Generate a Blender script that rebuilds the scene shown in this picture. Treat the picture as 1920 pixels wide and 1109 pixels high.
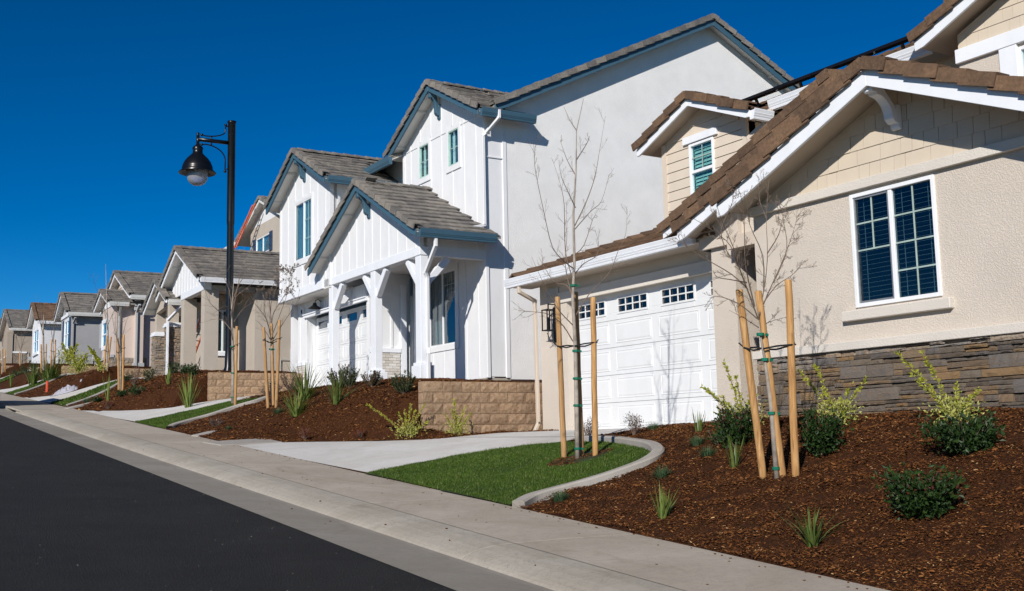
import bpy, bmesh, math, random
import numpy as np
from mathutils import Vector, Matrix
random.seed(7); RNG = np.random.default_rng(7)
for o in list(bpy.data.objects): bpy.data.objects.remove(o)
scene = bpy.context.scene
COL = scene.collection
R = math.radians

# ---------------------------------------------------------------- camera
# metres; the camera's eye is the origin, +Y runs up the street, +X towards the houses
cam = bpy.data.cameras.new('camera'); camo = bpy.data.objects.new('camera', cam); COL.objects.link(camo)
cam.sensor_width = 36.0; cam.lens = 36.0*2082.54/1920.0; cam.clip_start = .1; cam.clip_end = 3000
def cam_axes(yaw, pitch, roll):
    f = Vector((math.sin(yaw)*math.cos(pitch), math.cos(yaw)*math.cos(pitch), math.sin(pitch)))
    r = Vector((math.cos(yaw), -math.sin(yaw), 0)); u = r.cross(f)
    r2 = r*math.cos(roll)+u*math.sin(roll); u2 = -r*math.sin(roll)+u*math.cos(roll)
    return r2, u2, f
_r, _u, _f = cam_axes(R(32.00198), R(7.50447), R(-1.19092))
camo.matrix_world = Matrix(((_r.x,_u.x,-_f.x,0),(_r.y,_u.y,-_f.y,0),(_r.z,_u.z,-_f.z,0),(0,0,0,1)))
scene.camera = camo

# ---------------------------------------------------------------- light and sky
SUN_AZ, SUN_EL = 233.5, 27.5            # azimuth from +Y towards +X
world = bpy.data.worlds.new('World'); scene.world = world; world.use_nodes = True
wn = world.node_tree.nodes; wl = world.node_tree.links; wn.clear()
wo = wn.new('ShaderNodeOutputWorld'); bg = wn.new('ShaderNodeBackground'); sky = wn.new('ShaderNodeTexSky')
sky.sky_type = 'NISHITA'; sky.sun_disc = False; sky.sun_elevation = R(SUN_EL); sky.sun_rotation = R(SUN_AZ)
sky.altitude = 2500; sky.air_density = .9; sky.dust_density = 0.0; sky.ozone_density = 4.0
hs = wn.new('ShaderNodeHueSaturation'); hs.inputs['Saturation'].default_value = 1.38; hs.inputs['Hue'].default_value=.491
gm = wn.new('ShaderNodeGamma'); gm.inputs[1].default_value = 1.25
wl.new(sky.outputs[0], hs.inputs['Color']); wl.new(hs.outputs[0], gm.inputs[0]); wl.new(gm.outputs[0], bg.inputs[0]); wl.new(bg.outputs[0], wo.inputs[0])
bg.inputs[1].default_value = .055
sl = bpy.data.lights.new('sun', 'SUN'); so = bpy.data.objects.new('sun', sl); COL.objects.link(so)
sl.energy = 4.85; sl.angle = R(.5); sl.color = (1, .95, .875)
az, el = R(SUN_AZ), R(SUN_EL)
sd = Vector((math.sin(az)*math.cos(el), math.cos(az)*math.cos(el), math.sin(el)))
so.rotation_euler = sd.to_track_quat('Z', 'Y').to_euler()
scene.view_settings.view_transform = 'Standard'; scene.view_settings.look = 'None'
scene.view_settings.exposure = 0; scene.view_settings.gamma = 1; scene.view_settings.use_curve_mapping = False
scene.render.engine = 'CYCLES'

# ---------------------------------------------------------------- materials
class NT:
    def __init__(s, name):
        s.m = bpy.data.materials.new(name); s.m.use_nodes = True; s.n = s.m.node_tree.nodes; s.l = s.m.node_tree.links
        s.b = s.n['Principled BSDF']; s.out = s.n['Material Output']; s._c = None; s._o = None
    def add(s, t, **k):
        n = s.n.new(t)
        for a, v in k.items():
            if a.startswith('i_'):
                key = a[2:]; n.inputs[int(key) if key.isdigit() else key.replace('_', ' ')].default_value = v
            else: setattr(n, a, v)
        return n
    def link(s, a, b): s.l.new(a, b)
    def co(s):
        """object coordinates, pushed apart by the object's own random number"""
        if s._c is None:
            tc = s.add('ShaderNodeTexCoord'); oi = s.add('ShaderNodeObjectInfo')
            mu = s.add('ShaderNodeMath', operation='MULTIPLY', i_1=37.0); s.link(oi.outputs['Random'], mu.inputs[0])
            ad = s.add('ShaderNodeVectorMath', operation='ADD'); s.link(tc.outputs['Object'], ad.inputs[0]); s.link(mu.outputs[0], ad.inputs[1])
            s._c = ad.outputs[0]; s._o = oi.outputs['Random']
        return s._c
    def rnd(s): s.co(); return s._o
    def noise(s, scale, detail=3, rough=.6, vec=None, dist=0.0):
        n = s.add('ShaderNodeTexNoise', i_Scale=scale, i_Detail=detail, i_Roughness=rough, i_Distortion=dist); s.link(vec or s.co(), n.inputs['Vector']); return n.outputs['Fac']
    def scaled(s, v):
        m = s.add('ShaderNodeMapping'); m.inputs['Scale'].default_value = v; s.link(s.co(), m.inputs[0]); return m.outputs[0]
    def ramp(s, fac, stops):
        r = s.add('ShaderNodeValToRGB'); e = r.color_ramp.elements
        while len(e) < len(stops): e.new(.5)
        for el_, (p, c) in zip(e, stops): el_.position = p; el_.color = (*c, 1) if len(c) == 3 else c
        s.link(fac, r.inputs[0]); return r.outputs[0]
    def mix(s, fac, a, b, mode='MIX'):
        m = s.add('ShaderNodeMix', data_type='RGBA', blend_type=mode)
        for sock, v in ((m.inputs[0], fac), (m.inputs[6], a), (m.inputs[7], b)):
            if isinstance(v, (int, float)): sock.default_value = v
            elif isinstance(v, tuple): sock.default_value = (*v, 1)
            else: s.link(v, sock)
        return m.outputs[2]
    def mapr(s, v, a, b, c, d):
        m = s.add('ShaderNodeMapRange', i_1=a, i_2=b, i_3=c, i_4=d); s.link(v, m.inputs[0]); return m.outputs[0]
    def math(s, op, a, b):
        m = s.add('ShaderNodeMath', operation=op)
        for i, v in enumerate((a, b)):
            if isinstance(v, (int, float)): m.inputs[i].default_value = v
            else: s.link(v, m.inputs[i])
        return m.outputs[0]
    def bump(s, h, strength, dist=.01, prev=None):
        b = s.add('ShaderNodeBump', i_Strength=strength, i_Distance=dist); s.link(h, b.inputs['Height'])
        if prev: s.link(prev, b.inputs['Normal'])
        return b.outputs[0]
    def done(s, col, rough=.7, normal=None, spec=.3, metal=0, **k):
        for key, v in (('Base Color', col), ('Roughness', rough), ('Metallic', metal), ('Specular IOR Level', spec)):
            if isinstance(v, (int, float)): s.b.inputs[key].default_value = v
            elif isinstance(v, tuple): s.b.inputs[key].default_value = (*v, 1)
            else: s.link(v, s.b.inputs[key])
        if normal: s.link(normal, s.b.inputs['Normal'])
        return s.m
def sc(c, f): return tuple(min(1, x*f) for x in c)

def m_stucco(name, c, grain=1.0, scale=1.0):
    t = NT(name)
    col = t.mix(t.mapr(t.noise(1.1, 5, .65), .35, .7, 0, 1), sc(c, .925), sc(c, 1.04))
    col = t.mix(t.mapr(t.noise(90, 3), .35, .65, 0, .22), col, sc(c, .8))
    v = t.noise(62/scale, 4, .65, dist=.15); w = t.noise(150/scale, 3, .7)
    h = t.math('ADD', t.mapr(v, .42, .6, 0, 1), t.math('MULTIPLY', w, .35))
    return t.done(col, .92, t.bump(h, .5*grain, .010*scale), .15)
def m_paint(name, c, rough=.5, wood=0.0):
    t = NT(name)
    n = t.noise(1.0, 4, .6, vec=t.scaled((3, 3, 1.2)))
    col = t.mix(t.mapr(n, .4, .75, 0, 1), c, sc(c, .93))
    g = t.noise(60, 3, .5, vec=t.scaled((1, .12, .6)))
    col = t.mix(t.math('MULTIPLY', t.mapr(t.noise(7, 5), .55, .8, 0, 1), .12), col, sc(c, .72))
    return t.done(col, rough, t.bump(g, .12+wood, .004), .35)
def m_tile(name, c, stuff=False):
    t = NT(name)
    g = t.noise(30, 4, .6, vec=t.scaled((.9, .12, .9)))
    col = t.mix(t.mapr(g, .3, .7, 0, 1), sc(c, .66), sc(c, 1.28))
    col = t.mix(t.mapr(t.noise(3.2, 4), .42, .72, 0, .75), col, sc((c[0]*.8, c[1]*.82, c[2]*.9), .72))
    if stuff:
        wnz = t.add('ShaderNodeTexWhiteNoise', noise_dimensions='3D'); sn = t.add('ShaderNodeVectorMath', operation='SNAP'); sn.inputs[1].default_value = (.3, .3, .15)
        t.link(t.co(), sn.inputs[0]); t.link(sn.outputs[0], wnz.inputs[0]); r = wnz.outputs[0]
    else: r = t.rnd()
    col = t.mix(r, t.mix(1.0, col, (.72, .72, .74), 'MULTIPLY'), t.mix(1.0, col, (1.25, 1.2, 1.14), 'MULTIPLY'))
    return t.done(col, .88, t.bump(t.math('ADD', g, t.math('MULTIPLY', t.noise(160, 2), .5)), .6, .006), .2)
def m_concrete(name, c, stain=.5, seam=None):
    t = NT(name); t._c = t.add('ShaderNodeTexCoord').outputs['Object']
    a = t.noise(.55, 6, .62, dist=.8); b = t.noise(6, 6, .7)
    col = t.mix(t.mapr(a, .35, .7, 0, 1), sc(c, 1.08), sc((c[0]*.93, c[1]*.9, c[2]*.86), .9))
    col = t.mix(t.math('MULTIPLY', t.mapr(b, .45, .8, 0, 1), .35), col, sc(c, .7))
    st = t.noise(1.3, 5, .7, vec=t.scaled((1.0, .35, 1)), dist=1.6)
    col = t.mix(t.math('MULTIPLY', t.mapr(st, .56, .72, 0, 1), stain), col, sc((c[0]*.9, c[1]*.86, c[2]*.78), .74))
    col = t.mix(t.mapr(t.noise(170, 2), .62, .75, 0, .35), col, sc(c, .55))
    sk = t.noise(2.2, 6, .75, vec=t.scaled((1, 1.6, 1)), dist=2.6)
    col = t.mix(t.math('MULTIPLY', t.math('MULTIPLY', t.mapr(sk, .50, .515, 0, 1), t.mapr(sk, .515, .53, 1, 0)), stain*.75), col, sc((c[0]*.8, c[1]*.85, c[2]*.9), .5))
    return t.done(col, .88, t.bump(t.math('ADD', t.noise(130, 3), t.math('MULTIPLY', b, .4)), .3, .004), .2)
def m_simple(name, c, rough=.6, metal=0, spec=.4, bump=0, bs=80, var=.12):
    t = NT(name)
    col = t.mix(t.mapr(t.noise(9, 4), .35, .7, 0, 1), sc(c, 1-var), sc(c, 1+var))
    return t.done(col, rough, t.bump(t.noise(bs, 3), bump, .004) if bump else None, spec, metal)
def m_leaf(name, c, c2, rough=.45, trans=.25):
    t = NT(name)
    gi = t.add('ShaderNodeNewGeometry')
    col = t.mix(gi.outputs['Random Per Island'], c, c2)
    col = t.mix(t.mapr(t.noise(14, 2), .4, .7, 0, .5), col, sc(c, .6))
    m = t.done(col, rough, None, .3)
    tr = t.add('ShaderNodeBsdfTranslucent'); t.link(t.mix(1.0, col, (1.0, 1.25, .5), 'MULTIPLY'), tr.inputs[0])
    ms = t.add('ShaderNodeMixShader', i_0=trans); t.link(t.b.outputs[0], ms.inputs[1]); t.link(tr.outputs[0], ms.inputs[2]); t.link(ms.outputs[0], t.out.inputs[0])
    return m
def m_glass(name, tint=(.62, .72, .74), clear=.60, refl=.07):
    t = NT(name)
    tr = t.add('ShaderNodeBsdfTransparent'); tr.inputs[0].default_value = (*sc(tint, clear/.6), 1)
    gl = t.add('ShaderNodeBsdfGlossy', i_Roughness=.015); gl.inputs[0].default_value = (.82, .88, .94, 1)
    wob = t.bump(t.noise(1.6, 2), .03, .05); t.link(wob, gl.inputs['Normal'])
    lw = t.add('ShaderNodeLayerWeight', i_Blend=.5); f2 = t.math('ADD', t.math('MULTIPLY', t.math('POWER', lw.outputs['Facing'], 3.0), .9), refl)
    ms = t.add('ShaderNodeMixShader'); t.link(f2, ms.inputs[0]); t.link(tr.outputs[0], ms.inputs[1]); t.link(gl.outputs[0], ms.inputs[2]); t.link(ms.outputs[0], t.out.inputs[0])
    return t.m
M = {}
M['beige'] = m_stucco('stucco_beige', (.66, .585, .505)); M['beige2'] = m_stucco('stucco_light_band', (.69, .64, .575), .7)
M['white_st'] = m_stucco('stucco_white', (.86, .85, .84), .8, 1.15); M['tan_st'] = m_stucco('stucco_tan', (.50, .44, .375), .8)
M['grey_st'] = m_stucco('stucco_grey', (.36, .36, .37), .8); M['white2_st'] = m_stucco('stucco_offwhite', (.66, .67, .69), .8); M['brown_st'] = m_stucco('stucco_brown', (.38, .32, .26), .8)
M['pink_sd'] = m_paint('siding_pinkish', (.60, .50, .44)); M['white'] = m_paint('paint_white', (.77, .775, .79)); M['trim_w'] = m_paint('trim_white', (.80, .82, .86), .45, .15)
M['vinyl'] = m_paint('vinyl_white', (.82, .83, .85), .3); M['cream'] = m_paint('paint_cream', (.60, .51, .42)); M['soffit'] = m_paint('soffit_paint', (.52, .44, .36)); M['soffit_w'] = m_paint('soffit_white', (.70, .68, .64))
M['blue'] = m_paint('paint_slate_blue', (.052, .118, .172), .5, .1); M['navy'] = m_paint('shutter_navy', (.03, .05, .10)); M['greytrim'] = m_paint('trim_grey', (.42, .43, .43)); M['offwhite'] = m_paint('trim_offwhite', (.66, .66, .64))
M['creamshingle'] = m_paint('shingle_cream', (.61, .525, .42), .7, .25); M['lap'] = m_paint('lap_cream', (.65, .56, .46), .6, .15)
M['door_w'] = m_paint('garage_door_paint', (.72, .73, .74), .4, .12)
M['tile_b'] = m_tile('tile_brown', (.155, .098, .062)); M['tile_bs'] = m_tile('tile_brown_field', (.155, .098, .062), True)
M['tile_g'] = m_tile('tile_grey', (.225, .210, .190)); M['tile_gs'] = m_tile('tile_grey_field', (.225, .210, .190), True)
M['tile_r'] = m_tile('tile_rust', (.20, .125, .08)); M['tile_rs'] = m_tile('tile_rust_field', (.20, .125, .08), True)
M['sidewalk'] = m_concrete('sidewalk_concrete', (.435, .385, .322), .7); M['kerbc'] = m_concrete('kerb_concrete', (.40, .365, .312), .9); M['gutterc'] = m_concrete('gutter_concrete', (.285, .262, .228), .6)
M['drive'] = m_concrete('driveway_concrete', (.60, .585, .56), .4); M['strip'] = m_concrete('mow_strip_concrete', (.36, .335, .305), .4)
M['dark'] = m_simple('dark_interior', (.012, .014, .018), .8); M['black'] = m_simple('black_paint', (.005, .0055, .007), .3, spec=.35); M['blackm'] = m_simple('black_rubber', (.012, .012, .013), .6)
M['slat'] = m_simple('blind_slat', (.78, .84, .86), .5); M['slat_teal'] = m_simple('blind_slat_pale', (.42, .58, .52), .5); M['muntin'] = m_simple('muntin_pale', (.36, .46, .43), .4)
M['glass'] = m_glass('window_glass', (.60, .70, .72), .50, .06); M['glass_c'] = m_glass('window_glass_clear', (.80, .93, .93), .62); M['glass_g'] = m_glass('garage_glass', (.3, .32, .35), .4)
M['twig'] = m_simple('twig_bark', (.17, .125, .095), .85, bump=.4); M['bark'] = m_simple('young_bark', (.33, .285, .24), .85, bump=.5, bs=60, var=.3)
M['tape'] = m_simple('green_tape', (.0, .13, .075), .5); M['metal'] = m_simple('galvanised_metal', (.38, .39, .40), .4, .6); M['orange'] = m_simple('orange_fibreglass', (.62, .09, .04), .5)
M['ladder'] = m_simple('orange_ladder', (.60, .12, .05), .5); M['panel'] = m_simple('solar_panel', (.01, .012, .02), .2, spec=.6); M['alum'] = m_simple('aluminium', (.25, .24, .23), .4, .7)
def m_wood():
    t = NT('stake_wood'); g = t.noise(22, 5, .6, vec=t.scaled((1.6, 1.6, .12)), dist=.6)
    col = t.ramp(g, ((.28, (.22, .10, .030)), (.5, (.45, .24, .085)), (.72, (.62, .38, .17))))
    kn = t.noise(4.0, 1, vec=t.scaled((1, 1, .9))); col = t.mix(t.mapr(kn, .66, .72, 0, .7), col, (.14, .06, .02))
    col = t.mix(t.math('MULTIPLY', t.rnd(), .35), col, (.30, .22, .14))
    return t.done(col, .75, t.bump(g, .4, .006), .25)
M['stake'] = m_wood()
def m_block():
    t = NT('split_face_block'); n = t.noise(14, 5, .65); b = t.noise(45, 4, .7)
    col = t.ramp(n, ((.3, (.24, .155, .095)), (.55, (.355, .245, .162)), (.8, (.45, .33, .235))))
    col = t.mix(t.rnd(), t.mix(1.0, col, (.88, .87, .86), 'MULTIPLY'), t.mix(1.0, col, (1.1, 1.08, 1.04), 'MULTIPLY'))
    h = t.math('ADD', n, t.math('MULTIPLY', b, .6))
    return t.done(col, .93, t.bump(h, 1.0, .022), .12)
M['block'] = m_block()
def m_stone(name, stuff=False, pale=1.0):
    t = NT(name); v = t.noise(7, 5, .65, dist=1.2); f = t.noise(40, 4, .7)
    if stuff: g = t.add('ShaderNodeNewGeometry'); r = g.outputs['Random Per Island']
    else: r = t.rnd()
    base = t.ramp(r, ((.0, (.17, .158, .15)), (.16, (.28, .235, .195)), (.32, (.22, .21, .205)), (.46, (.39, .265, .155)), (.62, (.16, .135, .115)), (.76, (.32, .265, .205)), (.9, (.46, .285, .135)), (1, (.25, .23, .215))))
    rust = t.mapr(v, .52, .66, 0, .8)
    col = t.mix(rust, base, (.37, .215, .10)); col = t.mix(t.mapr(t.noise(4, 3), .5, .75, 0, .4), col, (.25, .235, .225))
    col = t.mix(t.mapr(f, .45, .72, 0, .45), col, (.10, .085, .075))
    if pale != 1: col = t.mix(.35, col, (.33, .29, .25))
    return t.done(col, .85, t.bump(t.math('ADD', v, t.math('MULTIPLY', f, .8)), 1.0, .022), .25)
M['stone'] = m_stone('ledge_stone'); M['stone_s'] = m_stone('ledge_stone_far', True, 1.2)
def m_brick():
    t = NT('white_brick'); n = t.noise(30, 4, .7)
    col = t.mix(t.rnd(), (.52, .48, .43), (.74, .72, .69)); col = t.mix(t.mapr(n, .4, .7, 0, .5), col, (.50, .46, .41))
    return t.done(col, .9, t.bump(n, .5, .006), .15)
M['brick'] = m_brick(); M['mortar'] = m_simple('mortar', (.60, .585, .56), .95, bump=.4)
def m_asphalt():
    t = NT('asphalt'); n = t.noise(150, 3, .75); v = t.add('ShaderNodeTexVoronoi', i_Scale=58.0); t.link(t.co(), v.inputs['Vector'])
    col = t.mix(t.mapr(t.noise(1.3, 6, .65), .35, .7, 0, 1), (.0155, .0152, .0155), (.024, .0235, .0235))
    col = t.mix(t.mapr(v.outputs['Distance'], .0, .28, .75, 0), col, (.062, .060, .058))
    col = t.mix(t.mapr(t.noise(105, 2), .70, .76, 0, .9), col, (.26, .25, .23))
    col = t.mix(t.mapr(t.noise(.32, 5, .7, dist=1.5), .56, .74, 0, .5), col, (.036, .035, .034))
    col = t.mix(1.0, col, t.ramp(t.noise(33, 6, .8), ((.3, (.62, .62, .62)), (.5, (1, 1, 1)), (.7, (1.0, 1.0, 1.0)))), 'MULTIPLY'); col = t.mix(t.mapr(t.noise(70, 4, .8), .56, .70, 0, .55), col, (.055, .053, .051))
    return t.done(col, .9, t.bump(t.math('ADD', n, v.outputs['Distance']), 1.0, .012), .25)
M['asphalt'] = m_asphalt()
def m_mulch():
    t = NT('mulch_base'); n = t.noise(38, 6, .72, dist=1.0); v = t.noise(9, 4)
    col = t.ramp(n, ((.32, (.010, .0045, .002)), (.5, (.066, .024, .009)), (.64, (.15, .055, .019)), (.8, (.24, .11, .045))))
    col = t.mix(t.mapr(v, .4, .7, 0, .6), col, (.022, .010, .005))
    return t.done(col, .95, t.bump(n, 1.0, .03), .1)
M['mulch'] = m_mulch()
for i, c in enumerate(((.038, .013, .004), (.095, .034, .009), (.165, .060, .016), (.235, .098, .030), (.48, .29, .13))):
    M['chip%d' % i] = m_simple('bark_chip_%s' % ('dark', 'brown', 'russet', 'tan', 'pale')[i], c, .85, spec=.2)
M['lawn'] = m_simple('lawn_soil', (.022, .036, .010), .95, bump=.6, bs=50, var=.4); M['grassA'] = m_leaf('grass_blade_deep', (.045, .095, .010), (.072, .14, .016), .5, .2); M['grassB'] = m_leaf('grass_blade_bright', (.105, .185, .024), (.16, .23, .04), .5, .25)
M['grassC'] = m_simple('grass_blade_dry', (.26, .22, .10), .8)
M['lf_dark'] = m_leaf('leaf_dark_glossy', (.014, .036, .008), (.034, .070, .014), .5, .1); M['lf_red'] = m_leaf('leaf_red_young', (.10, .018, .016), (.045, .03, .018), .35, .15)
M['lf_yel'] = m_leaf('leaf_variegated', (.50, .47, .06), (.28, .32, .035), .45, .25); M['lf_yc'] = m_leaf('leaf_cream_edge', (.55, .52, .16), (.26, .30, .06), .45, .2)
M['lf_strap'] = m_leaf('strap_leaf', (.085, .135, .030), (.16, .20, .055), .45, .25); M['lf_straped'] = m_leaf('strap_leaf_yellow', (.22, .26, .06), (.13, .19, .05), .45, .25)
M['lf_fescue'] = m_leaf('fescue_blue', (.09, .155, .075), (.05, .09, .038), .6, .15); M['lf_heath'] = m_leaf('heath_needles', (.055, .042, .016), (.115, .068, .032), .7, .1)
M['lf_wine'] = m_leaf('leaf_wine', (.10, .045, .045), (.17, .12, .09), .6, .2); M['lf_nand'] = m_leaf('leaf_scarlet', (.20, .03, .012), (.10, .04, .015), .5, .2)
M['hill'] = m_simple('hill_grass', (.055, .10, .022), .95, bump=.5, bs=3, var=.35); M['ground'] = m_simple('open_ground', (.085, .095, .04), .95, bump=.5, bs=4, var=.3)
M['lampglass'] = None
t = NT('lamp_globe'); tb = t.add('ShaderNodeBsdfTransparent'); tb.inputs[0].default_value = (.72, .74, .82, 1); di = t.add('ShaderNodeBsdfDiffuse'); di.inputs[0].default_value = (.55, .56, .62, 1)
gl = t.add('ShaderNodeBsdfGlossy', i_Roughness=.05); ms = t.add('ShaderNodeMixShader', i_0=.42); t.link(tb.outputs[0], ms.inputs[1]); t.link(di.outputs[0], ms.inputs[2])
fr = t.add('ShaderNodeLayerWeight', i_Blend=.35); m2 = t.add('ShaderNodeMixShader'); t.link(fr.outputs['Fresnel'], m2.inputs[0]); t.link(ms.outputs[0], m2.inputs[1]); t.link(gl.outputs[0], m2.inputs[2]); t.link(m2.outputs[0], t.out.inputs[0]); M['lampglass'] = t.m
M['carw'] = m_simple('car_paint_white', (.75, .76, .78), .2, spec=.6, var=.02); M['carglass'] = m_simple('car_glass', (.012, .015, .02), .05, spec=.8); M['tyre'] = m_simple('tyre_rubber', (.018, .018, .019), .8)
M['redlens'] = m_simple('lamp_lens_red', (.35, .01, .01), .2); M['pvc'] = m_simple('pvc_pipe', (.42, .43, .42), .5); M['plastic'] = m_simple('grey_plastic_sheet', (.40, .39, .44), .35, bump=.8, bs=12)

# ---------------------------------------------------------------- mesh helpers
BASE = {}                                # base point (in the frame's own coordinates) of each thing
class MB:
    def __init__(s): s.v = []; s.f = []; s.mi = []; s.cur = 0
    def add(s, vs, fs):
        n = len(s.v); s.v += [tuple(p) for p in vs]; s.f += [tuple(i+n for i in f) for f in fs]; s.mi += [s.cur]*len(fs); return s
    def box(s, x0, x1, y0, y1, z0, z1):
        vs = [(x, y, z) for x in (x0, x1) for y in (y0, y1) for z in (z0, z1)]
        return s.add(vs, [(0, 1, 3, 2), (4, 6, 7, 5), (0, 4, 5, 1), (2, 3, 7, 6), (0, 2, 6, 4), (1, 5, 7, 3)])
    def prism(s, poly, mapf, a, b):
        """poly: 2-D outline; mapf(p, q, w) -> xyz; extruded from w=a to w=b"""
        n = len(poly); vs = [mapf(p, q, a) for p, q in poly]+[mapf(p, q, b) for p, q in poly]
        return s.add(vs, [tuple(range(n)), tuple(range(2*n-1, n-1, -1))]+[(i, (i+1) % n, (i+1) % n+n, i+n) for i in range(n)])
    def bar(s, p, q, w, h, up=(0, 0, 1)):
        p, q, up = Vector(p), Vector(q), Vector(up); d = (q-p).normalized(); sx = d.cross(up)
        sx = sx.normalized() if sx.length > 1e-4 else Vector((1, 0, 0)); uz = sx.cross(d)
        c = [sx*a*w/2+uz*b*h/2 for a, b in ((-1, -1), (1, -1), (1, 1), (-1, 1))]
        return s.add([p+k for k in c]+[q+k for k in c], [(3, 2, 1, 0), (4, 5, 6, 7), (0, 1, 5, 4), (1, 2, 6, 5), (2, 3, 7, 6), (3, 0, 4, 7)])
    def tube(s, pts, rad, n=8, cap=True):
        pts = [Vector(p) for p in pts]; rad = rad if hasattr(rad, '__len__') else [rad]*len(pts)
        rings = []; ref = Vector((.13, .21, 1)).normalized()
        for i, p in enumerate(pts):
            d = (pts[min(i+1, len(pts)-1)]-pts[max(i-1, 0)]).normalized()
            a = d.cross(ref)
            if a.length < .05: a = d.cross(Vector((1, 0, 0)))
            a.normalize(); b = d.cross(a)
            rings.append([p+(a*math.cos(2*math.pi*k/n)+b*math.sin(2*math.pi*k/n))*rad[i] for k in range(n)])
        vs = [q for r in rings for q in r]; fs = []
        for i in range(len(pts)-1):
            for k in range(n): k2 = (k+1) % n; fs.append((i*n+k, i*n+k2, (i+1)*n+k2, (i+1)*n+k))
        if cap: fs.append(tuple(range(n-1, -1, -1))); fs.append(tuple((len(pts)-1)*n+k for k in range(n)))
        return s.add(vs, fs)
    def lathe(s, prof, c, n=24):
        vs = []; fs = []
        for r, z in prof: vs += [(c[0]+r*math.cos(2*math.pi*k/n), c[1]+r*math.sin(2*math.pi*k/n), c[2]+z) for k in range(n)]
        for i in range(len(prof)-1):
            for k in range(n): k2 = (k+1) % n; fs.append((i*n+k, i*n+k2, (i+1)*n+k2, (i+1)*n+k))
        return s.add(vs, fs)
    def build(s, name, mat, parent=None, base=None, smooth=False, bevel=0, fix=True):
        b = Vector(base) if base is not None else (BASE[thing_of(parent).name] if parent is not None else Vector((0, 0, 0)))
        me = bpy.data.meshes.new(name); me.from_pydata([Vector(p)-b for p in s.v], [], s.f)
        for m_ in (mat if isinstance(mat, (list, tuple)) else [mat]): me.materials.append(m_)
        if isinstance(mat, (list, tuple)): me.polygons.foreach_set('material_index', s.mi)
        if fix:
            bm = bmesh.new(); bm.from_mesh(me); bmesh.ops.recalc_face_normals(bm, faces=bm.faces); bm.to_mesh(me); bm.free()
        if smooth: me.polygons.foreach_set('use_smooth', [True]*len(me.polygons))
        me.update()
        o = bpy.data.objects.new(name, me); COL.objects.link(o)
        if parent is not None: o.parent = parent
        elif base is not None: o.location = b
        if bevel:
            md = o.modifiers.new('bevel', 'BEVEL'); md.width = bevel; md.segments = 1; md.limit_method = 'ANGLE'; md.angle_limit = R(35)
        return o
def thing_of(o):
    while o.parent is not None: o = o.parent
    return o
def tag(o, label=None, cat=None, group=None, kind=None):
    if label: o['label'] = label
    if cat: o['category'] = cat
    if group: o['group'] = group
    if kind: o['kind'] = kind
    return o
def thing(name, base, yaw=0.0, label=None, cat=None, group=None):
    """an Empty at the thing's base; base is given in the frame turned by yaw (degrees) about the origin"""
    o = bpy.data.objects.new(name, None); COL.objects.link(o); a = R(yaw); b = Vector(base)
    o.location = (b.x*math.cos(a)+b.y*math.sin(a), -b.x*math.sin(a)+b.y*math.cos(a), b.z); o.rotation_euler = (0, 0, -a)
    o.empty_display_size = .2
    tag(o, label, cat, group); BASE[o.name] = b
    return o
def inst(name, me, parent, M4):
    """one more object that shares a mesh; M4 places it in its thing's frame coordinates"""
    o = bpy.data.objects.new(name, me); COL.objects.link(o)
    if parent is not None:
        o.parent = parent; b = BASE[thing_of(parent).name]; o.matrix_basis = Matrix.Translation(-b) @ M4
    else: o.matrix_basis = M4
    return o
def mesh_of(mb, name, mat, smooth=False):
    me = bpy.data.meshes.new(name); me.from_pydata(mb.v, [], mb.f)
    for m_ in (mat if isinstance(mat, (list, tuple)) else [mat]): me.materials.append(m_)
    bm = bmesh.new(); bm.from_mesh(me); bmesh.ops.recalc_face_normals(bm, faces=bm.faces); bm.to_mesh(me); bm.free()
    if smooth: me.polygons.foreach_set('use_smooth', [True]*len(me.polygons))
    return me
def np_mesh(name, V, F, mats, mi=None, parent=None, smooth=False):
    """a mesh from arrays: V (n,3), F (m,k)"""
    me = bpy.data.meshes.new(name); k = F.shape[1]
    me.vertices.add(len(V)); me.vertices.foreach_set('co', np.ascontiguousarray(V, np.float32).ravel())
    me.loops.add(F.size); me.loops.foreach_set('vertex_index', F.astype(np.int32).ravel())
    me.polygons.add(len(F)); me.polygons.foreach_set('loop_start', np.arange(0, F.size, k, dtype=np.int32)); me.polygons.foreach_set('loop_total', np.full(len(F), k, np.int32))
    for m_ in mats: me.materials.append(m_)
    if mi is not None: me.polygons.foreach_set('material_index', mi.astype(np.int32))
    me.polygons.foreach_set('use_smooth', np.full(len(F), bool(smooth)))
    me.update(calc_edges=True); me.validate()
    o = bpy.data.objects.new(name, me); COL.objects.link(o)
    if parent is not None: o.parent = parent
    return o
def MX(p, q, w): return (w, p, q)        # outline in (y, z), extruded along x
def MY(p, q, w): return (p, w, q)        # outline in (x, z), extruded along y
def MZ(p, q, w): return (p, q, w)

# ---------------------------------------------------------------- the ground surface
SA = math.radians(1.575); SG = .0722     # the street's bearing and its climb
def lat_of(x, y): return x*math.cos(SA)-y*math.sin(SA)
def lon_of(x, y): return x*math.sin(SA)+y*math.cos(SA)
def from_lat(a, b): return a*math.cos(SA)+b*math.sin(SA), -a*math.sin(SA)+b*math.cos(SA)
def sm(t): t=np.clip(t,0,1); return t*t*(3-2*t)
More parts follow.
